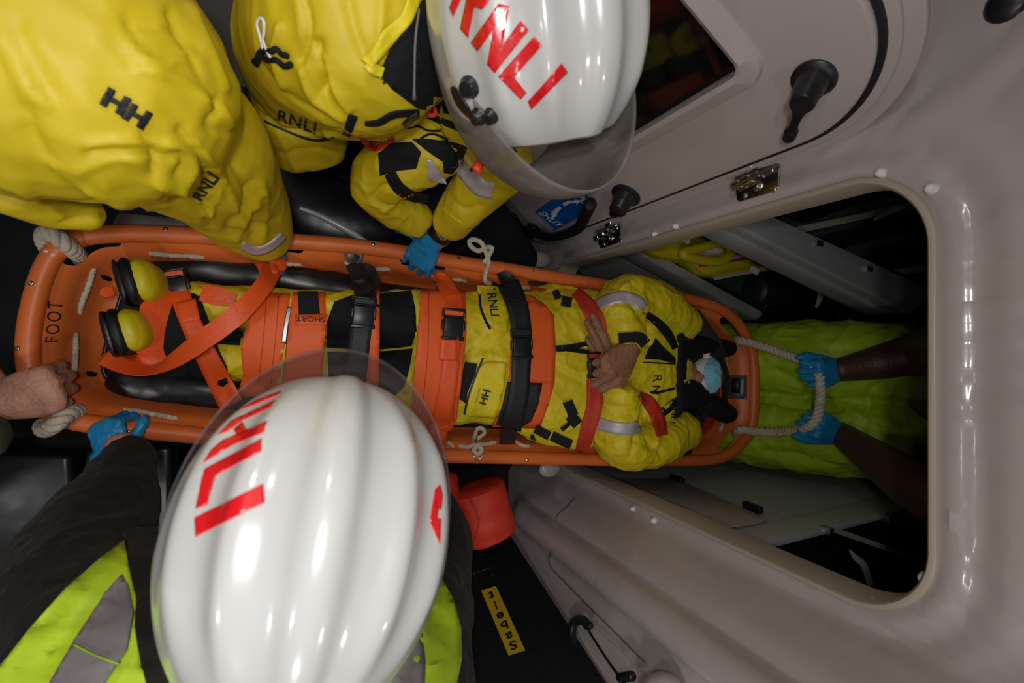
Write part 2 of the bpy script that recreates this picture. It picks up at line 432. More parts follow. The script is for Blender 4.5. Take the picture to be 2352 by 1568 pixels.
def head(bm, c, f, u, s=1.0):
    """head with face: centre, facing direction, up direction"""
    f = Vector(f).normalized(); u = Vector(u); u = (u - f * u.dot(f)).normalized(); r = f.cross(u); c = Vector(c)
    def at(x, y, z): return c + (r * x + f * y + u * z) * s
    rot = Matrix((r, f, u)).transposed()
    ball(bm, at(0, -.012, .03), (.076 * s, .096 * s, .088 * s), rot=rot)
    ball(bm, at(0, .018, -.045), (.060 * s, .066 * s, .072 * s), rot=rot)
    ball(bm, at(0, .055, -.088), (.028 * s, .028 * s, .022 * s), rot=rot)
    loft(bm, [at(0, .083, .012), at(0, .103, -.018), at(0, .097, -.034)], [.009 * s, .014 * s, .013 * s], 12, 4)
    ball(bm, at(0, .082, -.060), (.024 * s, .010 * s, .005 * s), rot=rot); ball(bm, at(0, .081, -.069), (.021 * s, .011 * s, .006 * s), rot=rot)
    for x in (-1, 1):
        ball(bm, at(.034 * x, .071, .008), (.014 * s, .012 * s, .011 * s), rot=rot)
        ball(bm, at(.034 * x, .078, .026), (.024 * s, .010 * s, .007 * s), rot=rot)
        ball(bm, at(.040 * x, .060, -.030), (.024 * s, .022 * s, .020 * s), rot=rot)
        ball(bm, at(.078 * x, -.012, -.008), (.009 * s, .019 * s, .031 * s), rot=rot)
    loft(bm, [at(0, -.02, -.07), at(0, -.03, -.14)], [.052 * s, .056 * s], 16, 4)
    return bm
# =====================================================  THE BOAT: deck, bulkhead, door
def S(name, bm, m, parent=None, smooth=False):
    o = obj(name, bm, m, parent, smooth)
    if not parent: o['kind'] = 'structure'
    return o
def rrect(a0, b0, a1, b1, r, n=10):
    rs = r if isinstance(r, (tuple, list)) else (r,) * 4; out = []
    for (x, y, r_, s) in ((a1 - rs[0], b1 - rs[0], rs[0], 0), (a0 + rs[1], b1 - rs[1], rs[1], 90), (a0 + rs[2], b0 + rs[2], rs[2], 180), (a1 - rs[3], b0 + rs[3], rs[3], 270)):
        for k in range(n + 1):
            t = radians(s + 90 * k / n); out.append((x + r_ * cos(t), y + r_ * sin(t)))
    return out
XB = 1.05
S('floor', box(bmesh.new(), (-.4, 0, -.02), (2.94, 2.9, .04)), M['floor'])
S('floor_2', box(bmesh.new(), (2.35, 0, -.02), (2.5, 2.9, .04)), M['dgreen'])
S('ceiling', box(bmesh.new(), (.9, 0, 2.34), (5.6, 2.9, .04)), M['gelrough'])
S('wall_port', box(bmesh.new(), (-.35, .995, 1.16), (2.9, .05, 2.32)), M['gel'])
S('wall_starboard', box(bmesh.new(), (-.35, -1.35, 1.16), (2.9, .05, 2.32)), M['gel'])
S('wall_aft', box(bmesh.new(), (-1.80, 0, 1.16), (.05, 2.65, 2.32)), M['gel'])
bm = bmesh.new(); prism(bm, [Vector((1.12, 1.26, 0)), Vector((3.45, .55, 0)), Vector((3.5, .6, 0)), Vector((1.12, 1.34, 0))], (0, 0, 2.32)); S('wall_bow_port', bm, M['dgreen'])
bm = bmesh.new(); prism(bm, [Vector((1.12, -1.28, 0)), Vector((3.45, -.62, 0)), Vector((3.5, -.67, 0)), Vector((1.12, -1.35, 0))], (0, 0, 2.32)); S('wall_bow_starboard', bm, M['dgreen'])
S('wall_bow', box(bmesh.new(), (3.48, -.03, 1.16), (.06, 1.3, 2.32)), M['dgreen'])

# bulkhead: a moulded sheet, plan profile pulled upward; rounded bead on the starboard side
prof = [(1.05, 1.25), (1.05, .9), (1.05, .62), (1.05, .46), (1.05, .40), (1.05, .2), (1.05, 0), (1.05, -.2), (1.05, -.45), (1.05, -.545), (1.035, -.575),
        (.985, -.60), (.935, -.630), (.915, -.650), (.905, -.668), (.885, -.676), (.862, -.682), (.846, -.697), (.838, -.718), (.843, -.742), (.860, -.757), (.876, -.768), (.880, -.79), (.872, -.83), (.862, -.88), (.858, -.95), (.850, -1.0), (.850, -1.33)]
prof = cr(prof, 3)
zs = [0, .12, .2, .27, .3, .315, .33] + [.33 + .05 * k for k in range(1, 38)] + [2.32]
bm = bmesh.new(); rows = []
for z in zs:
    row = []
    for x, y in prof:
        k = 1.0
        if z < .33: k = max(0, (z - .2) / .13) ** .5 if z > .2 else 0       # bead and step die out above the deck
        xx = x if x > 1.02 or y < -.80 else x + (min(1.0, .87 + .1 * max(0, (y + .8) / .2)) - x) * (1 - k) * .75
        row.append(bm.verts.new((xx, y, z)))
    rows.append(row)
for A, B in zip(rows, rows[1:]):
    for i in range(len(prof) - 1): bm.faces.new((A[i], A[i + 1], B[i + 1], B[i]))
# soft raised flange round the opening
OY0, OY1, OZ0, OZ1, OR = -.527, .325, .325, 1.642, .15
def rr_dist(y, z):
    cy, cz = (OY0 + OY1) / 2, (OZ0 + OZ1) / 2; hx, hz = (OY1 - OY0) / 2 - OR, (OZ1 - OZ0) / 2 - OR
    qx, qz = abs(y - cy) - hx, abs(z - cz) - hz
    return math.hypot(max(qx, 0), max(qz, 0)) + min(max(qx, qz), 0) - OR
bmesh.ops.bisect_plane(bm, geom=bm.verts[:] + bm.edges[:] + bm.faces[:], plane_co=(0, .45, 0), plane_no=(0, 1, 0))
for k in range(40):
    bmesh.ops.bisect_plane(bm, geom=bm.verts[:] + bm.edges[:] + bm.faces[:], plane_co=(0, 0, 1.40 + .0125 * k), plane_no=(0, 0, 1))
for k in range(60):
    bmesh.ops.bisect_plane(bm, geom=bm.verts[:] + bm.edges[:] + bm.faces[:], plane_co=(0, -.545 + .018 * k, 0), plane_no=(0, 1, 0))
for v in bm.verts:
    if v.co.x > 1.0 and v.co.y > -.6:
        d = rr_dist(v.co.y, v.co.z)
        v.co.x -= .016 * math.exp(-((d - .022) / .020) ** 2) + .010 * math.exp(-((d - .098) / .030) ** 2) * (1 if v.co.z > 1.3 else .3)
        if v.co.z > 1.3 and d > -.01:
            a = math.atan2(v.co.z - 1.05, v.co.y + .1)
            v.co.x -= .011 * abs(noise.noise(Vector((a * 13, d * 4, 3)))) * min(1, max(d, 0) / .05)
bulk = obj('wall_forward', bm, M['gelwall']); bulk['kind'] = 'structure'
s = bulk.modifiers.new('t', 'SOLIDIFY'); s.thickness = .02; s.offset = 0
bmc = bmesh.new(); prism(bmc, [Vector((.9, y, z)) for y, z in rrect(OY0, OZ0, OY1, OZ1, (OR, OR, .06, .06))], (.4, 0, 0))
bmesh.ops.recalc_face_normals(bmc, faces=bmc.faces[:]); me = bpy.data.meshes.new('c'); bmc.to_mesh(me); bmc.free(); cut = bpy.data.objects.new('c', me); COL.objects.link(cut)
bo = bulk.modifiers.new('b', 'BOOLEAN'); bo.object = cut; bo.operation = 'DIFFERENCE'; bo.solver = 'EXACT'
me2 = bpy.data.meshes.new_from_object(bulk.evaluated_get(bpy.context.evaluated_depsgraph_get()))
bulk.modifiers.clear(); bulk.data = me2; bpy.data.objects.remove(cut)
for p in me2.polygons: p.use_smooth = True
me2.set_sharp_from_angle(angle=radians(40))
# edge trim round the opening
bm = bmesh.new(); path = rrect(OY0 + .004, OZ0 + .004, OY1 - .004, OZ1 - .004, (OR, OR, .06, .06), 14); rows = []
n = len(path)
for i, (y, z) in enumerate(path):
    ty, tz = path[(i + 1) % n][0] - path[i - 1][0], path[(i + 1) % n][1] - path[i - 1][1]; l = math.hypot(ty, tz); ny, nz = tz / l, -ty / l
    rows.append([bm.verts.new((x, y + ny * o_, z + nz * o_)) for x, o_ in ((1.026, .007), (1.022, .003), (1.022, -.005), (1.027, -.009), (1.105, -.009), (1.105, .007))])
for i in range(n):
    A, B = rows[i], rows[(i + 1) % n]
    for k in range(6): bm.faces.new((A[k], A[(k + 1) % 6], B[(k + 1) % 6], B[k]))
trim = S('trim_1', bm, M['trim'], smooth=True)
# snap studs in the flange
def wall_at(px, py):
    d = ray(px, py).normalized(); h = BV_bulk.ray_cast(CAM, d); return (h[0], h[1]) if h[0] else (PX(px, py, XB), Vector((-1, 0, 0)))
BV_bulk = bvh(bulk)
for (px, py, r) in ((2140, 433, .0085), (2025, 397, .0085), (2125, 1327, .0085), (2005, 1385, .0085), (1553, 520, .0075), (1505, 538, .0075), (1455, 1168, .0075), (1503, 1195, .0075)):
    p, nn = wall_at(px, py)
    nn = Vector((-1, 0, 0))
    bm = lathe(bmesh.new(), p - nn * .004, nn, [(r * 1.25, 0), (r * 1.25, .005), (r, .007), (r * .95, .013), (r * .6, .016), (.0005, .017)], 20)
    st = obj('stud', bm, M['white'], bulk)
for l_ in (((1322, 1140), (1300, 1165), (1280, 1182), (1277, 1190)), ((1266, 1262), (1262, 1296), (1300, 1340), (1400, 1440), (1480, 1520))): strip('seam', l_, 3, BV_bulk, M['gelrough'], bulk, .002, .001)
# dark strip of shaded kick panel below the flange is the bulkhead foot itself
# drain fittings at the foot of the bulkhead either side of the stretcher
for (px, py, nm) in ((1262, 1076, 'fitting'), (1240, 596, 'fitting')):
    p = PX(px, py, .98); obj(nm, ball(bmesh.new(), p, (.05, .035, .022)), M['gel'], bulk)

# ---- the door, hinged on the port edge and swung open towards the camera
DH = Vector((1.03, .40, 0)); DD = Vector((-.53 * 0 - .848, .530, 0)).normalized(); DN = Vector((-DD.y, DD.x, 0)).normalized()
if DN.dot(CAM - DH) < 0: DN = -DN
def DQ(px, py, off=0): return PL(px, py, DH + DN * off, DN)
def dp(s, z, off=0): return DH + DD * s + Vector((0, 0, z)) + DN * off
door = empty('door_1', DH + DD * .45 + Vector((0, 0, .22)), kind='structure')
def door_slab(name, grow, off0, off1, m, bw=.004, hole=True):
    out = rrect(.055 - grow, .23 - grow, .90 + grow, 1.655 + grow, (.2 + grow, .22 + grow, .12 + grow, .12 + grow), 16)
    o = slab(name, [dp(s, z, off0) for s, z in out], DN * (off1 - off0), m, door, bw)
    return o
WIN = (.27, 1.02, .70, 1.445)
def door_cut(o, grow):
    b = bmesh.new(); prism(b, [dp(s, z, -.2) for s, z in rrect(WIN[0] - grow, WIN[1] - grow, WIN[2] + grow, WIN[3] + grow, .03 + grow, 8)], DN * .5)
    bmesh.ops.recalc_face_normals(b, faces=b.faces[:]); me = bpy.data.meshes.new('c'); b.to_mesh(me); b.free()
    c = bpy.data.objects.new('c', me); COL.objects.link(c)
    m_ = o.modifiers.new('b', 'BOOLEAN'); m_.object = c; m_.solver = 'EXACT'
    x = bpy.data.meshes.new_from_object(o.evaluated_get(bpy.context.evaluated_depsgraph_get())); o.modifiers.clear(); o.data = x; bpy.data.objects.remove(c)
    for p in x.polygons: p.use_smooth = True
    x.set_sharp_from_angle(angle=radians(40))
a = door_slab('door_flange', .058, -.028, -.008, M['gel'], .006); door_cut(a, 0)
a = door_slab('door_flange_lip', .030, -.010, .004, M['gel'], .005); door_cut(a, 0)
a = door_slab('door_seal', .012, -.004, .010, M['seal'], .003); door_cut(a, 0)
a = door_slab('door_panel', 0, 0, .022, M['gel'], .008); door_cut(a, 0)
# window frame (bevelled) and pane
bm = bmesh.new(); rows = []
for grow, off in ((.040, .020), (.036, .034), (.010, .044), (0, .038), (0, .008)):
    rows.append([bm.verts.new(dp(s, z, off)) for s, z in rrect(WIN[0] - grow, WIN[1] - grow, WIN[2] + grow, WIN[3] + grow, .025 + grow * .6, 8)])
for A, B in zip(rows, rows[1:]):
    for k in range(len(A)): bm.faces.new((A[k], A[(k + 1) % len(A)], B[(k + 1) % len(A)], B[k]))
wf = obj('window_frame', bm, M['gel'], door)
pane = slab('pane', [dp(s, z, .004) for s, z in rrect(WIN[0] - .01, WIN[1] - .01, WIN[2] + .01, WIN[3] + .01, .03)], DN * .008, M['window'], door, 0)
# dogs (round black handles with a lever) on the door
def dog(px, py, r, lever_px, L, tall):
    p = DQ(px, py, .022); q = DQ(*lever_px, .022); dv = (q - p); dv = (dv - DN * dv.dot(DN)).normalized()
    bm = lathe(bmesh.new(), p, DN, [(r * 1.28, 0), (r * 1.28, .004), (r * 1.12, .008), (r * .95, .010), (r * .84, tall * .45), (r * .80, tall * .55), (r * .80, tall * .62), (r * .74, tall * .66), (r * .74, tall), (r * .66, tall * 1.06), (.001, tall * 1.07)], 36)
    o = obj('door_handle', bm, M['plastic'], door)
    a0 = p + DN * (tall * .8)
    bm = loft(bmesh.new(), [a0 + dv * (r * .4), a0 + dv * (L * .45) - DN * .004, a0 + dv * (L * .72) - DN * .008, a0 + dv * (L * .80) - DN * .010, a0 + dv * L - DN * .014], [(r * .55, .010), (r * .30, .008), (r * .30, .008), (r * .42, .012), (r * .40, .011)], 16, 4, up=DN)
    obj('lever', bm, M['rubber'], o)
dog(1870, 180, .030, (1836, 262), .110, .062)
dog(1438, 448, .036, (1405, 492), .070, .060)
# door sign
sg = [DQ(x, y, .0225) for x, y in ((1228, 486), (1322, 418), (1381, 482), (1272, 530))]
so, sx, sy = sg[0], sg[3] - sg[0], sg[1] - sg[0]
sign = slab('sign', [so, so + sx, so + sx + sy, so + sy], DN * .0012, M['blue'], door, 0)
def sp(a, b): return so + sx * a + sy * b + DN * .0018
def sgtext(t, a0, b0, a1, b1, w, shear=.15): return lay_text('lettering', t, sp(a0, b0), sp(a1, b1) - sp(a0, b0), w, M['white'], sign, .014, shear)
M['shelfd'] = mat('grey_shelf', (.10, .105, .12), .5, bump=.05)
M['shelfm'] = mat('painted_metal', (.55, .57, .60), .35, metal=.15)
# sign lettering and arrows (on the door's own plane)
sgtext('SHUT', .12, .05, .97, .14, Vector((0, 0, .040))); sgtext('OPEN', .10, .0, .95, 0, Vector((0, 0, .040))).location = sy * .84
sgtext('PULL DOOR CLOSED', .12, .035, .97, .035, Vector((0, 0, .007)), 0).location = Vector((0, 0, -.004))
for pl in ([(1296, 469), (1292, 474), (1272, 496), (1267, 487), (1266.5, 503), (1281, 498), (1276.5, 497), (1290, 479)], [(1293, 467), (1297, 474), (1326, 467), (1323, 472), (1334, 461), (1316, 458), (1321, 462)]):
    if pl[0][0] > 1295: pl = [(1285, 473), (1274, 482), (1268, 492), (1266, 485), (1267.5, 501), (1282, 495), (1277, 494), (1283, 484), (1290, 478)]
    else: pl = [(1292, 467), (1296, 474), (1307, 467.5), (1325, 465.5), (1323, 471.5), (1334, 461), (1320, 457.5), (1322, 460.5), (1305, 460.5)]
    bm = bmesh.new(); f = bm.faces.new([bm.verts.new(DQ(x, y, .0245)) for x, y in pl]); bmesh.ops.triangulate(bm, faces=[f])
    obj('arrow', bm, M['white'], sign, smooth=False, normals=False)
# long bent lever of the door lock, standing off the door
lv = [DQ(1188, 522, .045), DQ(1222, 533, .05), DQ(1262, 544, .06), DQ(1300, 537, .07), DQ(1330, 522, .08), DQ(1339, 505, .10), DQ(1356, 468, .15)]
lev = obj('lock_lever', tube(bmesh.new(), lv, [.014, .015, .017, .018, .019, .019, .0185], 18, 6, cap=.25), M['rubber'], door)
lathe_b = lathe(bmesh.new(), DQ(1228, 522, .02), DN, [(.030, 0), (.030, .006), (.022, .012), (.019, .016), (.019, .045), (.015, .048), (.001, .049)], 28); obj('lock_boss', lathe_b, M['plastic'], door)
br = [(1166, 487), (1184, 489), (1204, 521), (1198, 527), (1182, 515)]
bk = slab('catch_plate', [DQ(x, y, .03) for x, y in br], DN * .006, M['plastic'], door, .002)
for x, y in ((1175, 495), (1183, 497), (1200, 520)): obj('screw', ball(bmesh.new(), DQ(x, y, .037), .004, 12, 8), M['steel'], bk)
ct = [(1135, 428), (1155, 410), (1168, 416), (1172, 426), (1150, 445), (1138, 440)]
slab('door_catch', [DQ(x, y, .022) for x, y in ct], DN * .02, M['plastic'], door, .003)
# hinges on the bulkhead flange
def hinge(quad, k):
    c = [PX(x, y, XB - .024) for x, y in quad]; nx = Vector((-1, 0, 0))
    ct = sum(c, Vector()) / 4; u = (c[1] - c[0]).normalized(); v = (c[3] - c[0]).normalized()
    hin = empty('hinge', ct + Vector((.02, 0, 0)), kind='structure'); hin.name = 'door_hinge'
    cc = []
    for i in range(4):
        a, b, p = c[i - 1], c[(i + 1) % 4], c[i]
        for t in (0, .5, 1): cc.append(p + (a - p).normalized() * .008 * (1 - t) + (b - p).normalized() * .008 * t)
    pl_ = slab('hinge_plate', cc, nx * .005, M['steel'], hin, .0015)
    w = (c[1] - c[0]).length; h = (c[3] - c[0]).length
    for a, b in ((.82, .18), (.82, .82), (.2, .82)):
        q = c[0] + (c[1] - c[0]) * a + (c[3] - c[0]) * b
        obj('screw', lathe(bmesh.new(), q + nx * .004, nx, [(.0075, 0), (.0075, .002), (.004, .005), (.0005, .0055)], 16), M['steel'], hin)
    p0 = c[0] + (c[1] - c[0]) * -.02 + (c[3] - c[0]) * .12 + nx * .014; p1 = c[0] + (c[1] - c[0]) * .16 + (c[3] - c[0]) * .55 + nx * .014
    q0 = c[0] + (c[1] - c[0]) * .02 + (c[3] - c[0]) * .45 + nx * .014; q1 = c[0] + (c[1] - c[0]) * .60 + (c[3] - c[0]) * .22 + nx * .014
    d = (q1 - q0); bm = lathe(bmesh.new(), q0, d, [(.004, 0), (.011, .001), (.011, d.length * .3), (.009, d.length * .32), (.009, d.length * .42), (.012, d.length * .44), (.012, d.length * .7), (.008, d.length * .74), (.008, d.length), (.001, d.length + .001)], 24)
    obj('hinge_barrel', bm, M['steel'], hin)
    bm = prism(bmesh.new(), [q1 + Vector((0, .012, -.012)), q1 + Vector((0, .018, .014)), q1 + Vector((0, .055, .030)) + nx * .01, q1 + Vector((0, .055, .004)) + nx * .01], nx * .006)
    obj('hinge_leaf', bm, M['steel'], hin, smooth=False)
    bm = lathe(bmesh.new(), c[0] + (c[1] - c[0]) * .5 + (c[3] - c[0]) * .6 + nx * .004, nx, [(.012, 0), (.012, .004), (.007, .007), (.007, .012), (.001, .013)], 20); obj('hinge_boss', bm, M['steel'], hin)
hinge([(1689, 402), (1795, 373), (1790, 437), (1696, 466)], 1)
hinge([(1368, 530), (1428, 513), (1426, 556), (1381, 572)], 2)

# black post and grey side panel between the two crew at the top
S('trim_2', box(bmesh.new(), (-.105, 1.18, 1.1), (.09, .09, 2.2)), M['black'])
# cap on the bulkhead, top corner
p = PX(2308, 2, 1.03); o = obj('cap', lathe(bmesh.new(), p + Vector((.02, 0, 0)), (-1, .0, .1), [(.03, 0), (.03, .012), (.022, .02), (.001, .021)], 28), M['plastic'], bulk)

# ---------- black seating
def cushion(name, poly, z, th, label, cat, group=None, m='vinyl', bw=.02):
    o = slab(name, [P(x, y, z) for x, y in poly], (0, 0, -th), M[m], None, bw, 4)
    return tag(o, label, cat, group)
e = empty('bench_seat', P(90, 1200, .5) - Vector((0, 0, .5)), 'black padded bench below the foot end of the orange stretcher', 'seat')
def cpart(nm, poly, z, th, m='vinyl', bw=.016):
    return slab(nm, [P(x, y, z) for x, y in poly], (0, 0, -th), M[m], e, bw, 4)
cpart('cushion', [(-260, 1046), (162, 1044), (178, 1290), (80, 1345), (-260, 1345)], .50, .10)
cpart('cushion', [(190, 1036), (395, 1022), (395, 1248), (205, 1288)], .50, .10)
cpart('cushion', [(-260, 1360), (90, 1352), (186, 1300), (385, 1265), (330, 1500), (200, 1700), (-260, 1700)], .47, .10)
b0 = P(-260, 1040, .38); b1 = P(440, 1700, .38)
box_b = bmesh.new(); box(box_b, (-.60, -.66, .185), (.60, .60, .37)); obj('base', box_b, M['rubber'], e)
# port side: low glossy seat under the crew's arms
e2 = empty('crew_seat', Vector((.28, .66, 0)), 'glossy black seat beside the stretcher, between two crew in yellow', 'seat')
bm = loft(bmesh.new(), [P(600, 330, .34), P(680, 455, .35), P(800, 505, .36), P(900, 500, .36), P(960, 500, .36)], [(.13, .06), (.13, .07), (.13, .07), (.12, .07), (.10, .06)], 24, 6, cap=.5)
obj('seat_pad', bm, M['vinyl'], e2)
bm = tube(bmesh.new(), [P(690, 478, .425), P(740, 498, .43), P(800, 530, .43), P(850, 560, .425)], [.006, .010, .012, .006], 12, 6); obj('piping', bm, M['shelfm'], e2)  # pale tube paints in the bright highlight streak along the glossy seat edge
bm = bmesh.new(); box(bm, (.52, .62, .15), (.30, .24, .30)); obj('seat_base', bm, M['rubber'], e2)
# port: padded seat back against the door foot
o = slab('padded_seat', [P(x, y, .50) for x, y in ((905, 440), (1060, 400), (1150, 440), (1245, 583), (1235, 620), (1010, 575))], (0, 0, -.42), M['black'], None, .03, 4)
tag(o, 'black padded seat end below the blue door sign', 'seat')
# starboard: seat with leaning back and yellow tag
SB0 = Vector((.55, -.80, .28)); SBN = Vector((0, .72, .20)).normalized()
e3 = empty('folding_seat', Vector((.56, -.75, 0)), 'black seat at bottom of photo, yellow tag on its leaning back', 'seat')
bm = prism(bmesh.new(), [Vector((.28, -.80, .27)), Vector((.835, -.80, .27)), Vector((.835, -1.0, 1.0)), Vector((.28, -1.0, 1.0))], -SBN * .09)
bev(obj('backrest', bm, M['black'], e3, smooth=False), .012)
bm = bmesh.new(); box(bm, (.555, -.66, .235), (.55, .30, .07)); bev(obj('seat', bm, M['black'], e3, smooth=False), .015)
bm = bmesh.new(); box(bm, (.555, -.68, .10), (.45, .22, .20)); obj('base', bm, M['rubber'], e3)
def SQ(px, py, off=.0): return PL(px, py, SB0 + SBN * off, SBN)
tq = [(1105, 1356), (1139, 1346), (1206, 1493), (1168, 1505)]
tgp = slab('tag', [SQ(x, y, .002) for x, y in tq], SBN * .0015, M['tagy'], e3, 0)
bm = bmesh.new(); A_, B_t = np.array((1187., 1499.)), np.array((1122., 1351.)); ax_ = (B_t - A_) / np.hypot(*(B_t - A_)); sd_ = np.array((ax_[1], -ax_[0]))
for i, ch in enumerate('Sabelt'):           # single letters stacked upward, each upside down
    lb = letters(ch, .03, .1); c_ = A_ + (B_t - A_) * (.12 + .155 * i); hh_ = (20, 15, 20, 15, 20, 18)[i]; ww_ = (19, 17, 18, 17, 5, 15)[i]
    for v in lb.verts:
        q = c_ + sd_ * ((v.co.x - .5) * ww_) - ax_ * ((v.co.y - .5) * hh_); v.co = SQ(q[0], q[1], .0045)
    me_ = bpy.data.meshes.new('l'); lb.to_mesh(me_); lb.free(); bm.from_mesh(me_); bpy.data.meshes.remove(me_)
obj('lettering', bm, M['ink'], tgp, smooth=False, normals=False)
bm = bmesh.new()
for a, b in (((1087, 1318), (1126, 1303)), ((1126, 1303), (1132, 1322)), ((1087, 1318), (1092, 1336))): tube(bm, [SQ(*a, .004), SQ(*b, .004)], .0015, 8, 1)
obj('wire_loop', bm, M['steel'], e3)
# orange-red rolled bag lying on that seat
def barrel(name, a, b, w, label, cat, grp=None):
    a, b = Vector(a), Vector(b); bm = bmesh.new(); n = 12
    pts = [a + (b - a) * t for t in (0, .03, .12, .3, .5, .7, .88, .97, 1)]; k = [.90, .985, 1.0, 1.03, 1.0, 1.03, 1.0, .985, .90]
    loft(bm, pts, [(w * x, w * .78 * x) for x in k], 32, 4, cap=.12)
    o = obj(name, bm, M['bag']); folds(o, .004, 8, seed=3)
    tag(o, label, cat, grp); return o
bag = barrel('gear_bag', P(1098, 1118, .42), P(1130, 1232, .42), .098, 'orange-red rolled bag lying on the black seat by the bulkhead', 'bag')
bm = bmesh.new(); tube(bm, [P(1075, 1135, .515), P(1100, 1195, .52), P(1085, 1250, .50)], .002, 6, 4); obj('seam', bm, M['redfab'], bag)
bag2 = obj('gear_bag', loft(bmesh.new(), [P(1005, 1100, .40), P(1012, 1150, .40)], [(.075, .06), (.07, .06)], 24, 4, cap=.4), M['bag']); folds(bag2, .003, 9, seed=5)
tag(bag2, 'smaller orange-red bag half hidden behind the near white helmet', 'bag')
# coiled cord and the pale fitting it runs to
WX = .83
cc = cr([tuple(PX(x, y, WX - .015)) for x, y in ((1352, 1438), (1338, 1424), (1320, 1430), (1314, 1455), (1322, 1490), (1335, 1530), (1345, 1600))], 40)
bm = bmesh.new(); hp = []; L = 0
for i, p in enumerate(cc):
    p = Vector(p); t = (Vector(cc[min(i + 1, len(cc) - 1)]) - Vector(cc[max(i - 1, 0)])).normalized()
    s = t.cross(Vector((1, 0, 0))).normalized(); b = s.cross(t); hp.append((p, s, b))
pts = []
for i in range(len(hp) - 1):
    for k in range(5):
        f = k / 5; p = hp[i][0].lerp(hp[i + 1][0], f); s = hp[i][1]; b = hp[i][2]
        L = i + f; a = L * 2 * pi / 5.2; pts.append(p + s * (.010 * cos(a)) + b * (.010 * sin(a)))
loft(bm, pts, [.0036] * len(pts), 6, 1)
cord = obj('coiled_cord', bm, M['plastic']); tag(cord, 'black coiled cord looping down the grey bulkhead at the bottom', 'cord')
obj('cord_end', tube(bmesh.new(), [PX(1345, 1436, WX - .02), PX(1357, 1436, WX - .012)], .011, 14, 2), M['plastic'], cord)
ln = obj('antenna_rod', tube(bmesh.new(), [PX(1352, 1448, WX - .012), PX(1395, 1515, WX - .045), PX(1428, 1560, WX - .06), PX(1450, 1590, WX - .065)], .0035, 10, 4), M['plastic']); tag(ln, 'thin black stalk leaning on the bulkhead below the coiled cord', 'stalk')
c = PX(1500, 1650, WX - .05)
bm = bmesh.new(); ball(bm, PX(1520, 1632, WX - .03), (.075, .085, .055), 32, 20)
lampo = obj('chart_lamp', bm, M['gel']); tag(lampo, 'pale rounded fitting under the black stalk at bottom edge', 'lamp')
obj('collar', tube(bmesh.new(), [PX(1424, 1556, WX - .055), PX(1452, 1552, WX - .05)], .012, 14, 2), M['plastic'], lampo)

kp = bev(obj('seat_riser', prism(bmesh.new(), [P(256, 514, .5), P(272, 486, .5), P(425, 502, .5), P(490, 520, .5)], (0, 0, -.5)), M['shade'], None, smooth=False), .006); tag(kp, 'pale grey box edge behind the stretcher rail, under the left crew', 'box')
# ---------- forward compartment seen through the door
XF = 1.3
bm = prism(bmesh.new(), [P(x, y, .98) for x, y in ((1600, 470), (1735, 478), (2150, 668), (2092, 722))], (0, 0, -.05))
rail = empty('bunk_rail', P(1850, 600, .98) - Vector((0, 0, .98)), 'long pale angled beam of the upper bunk beyond the door', 'beam')
bev(obj('top_plate', bm, M['shade'], rail, smooth=False), .006)
bm = prism(bmesh.new(), [P(x, y, .93) for x, y in ((1585, 492), (1640, 492), (2088, 724), (2040, 722))], (0, 0, -.09)); bev(obj('front_plate', bm, M['shade'], rail, smooth=False), .006)
for x, y in ((1880, 560), (1995, 618)):
    p = P(x, y, .985); obj('strap_anchor', box(bmesh.new(), p, (.035, .02, .012)), M['alu'], rail)
shelf = slab('shelf', [P(x, y, .86) for x, y in ((1730, 480), (1800, 430), (2010, 350), (2300, 470), (2300, 640), (2160, 672))], (0, 0, -.03), M['shelfd'], None, .004); tag(shelf, 'dark upper shelf at top of the doorway', 'shelf')
for i, pl in enumerate([((1800, 470), (1960, 425), (2085, 430), (1870, 505)), ((1885, 540), (2130, 490), (2165, 515), (1930, 570)), ((1960, 592), (2165, 560), (2180, 590), (2000, 620)), ((2035, 640), (2175, 618), (2190, 650), (2070, 668))]):
    o = slab('gear_box', [P(x, y, .93) for x, y in pl], (0, 0, -.06), M['dark'], None, .01)
    tag(o, ['black case nearest the top corner of the doorway shelf', 'second black case on the doorway shelf, under a pale strap', 'third black case on the doorway shelf', 'lowest black case on the doorway shelf'][i], 'case', 'black cases on the upper shelf')
for i, ln_ in enumerate([((1822, 530), (1900, 514), (2000, 492), (2115, 462)), ((1985, 632), (2080, 622), (2190, 608))]):
    bm = ribbon(bmesh.new(), [P(x, y, .955) for x, y in ln_], [Vector((-.3, 0, 1))] * len(ln_), .024)
    o = obj('tie_strap', bm, M['strapw']); tag(o, ['longer pale strap across the black cases on the upper shelf', 'shorter pale strap below the longer one on the upper shelf'][i], 'strap', 'pale tie straps')
    if i == 0: obj('strap_tail', ribbon(bmesh.new(), [P(2095, 470, .957), P(2050, 482, .972), P(2010, 503, .985)], [Vector((-.5, 0, 1))] * 3, [.024, .022, .012]), M['strapw'], o)
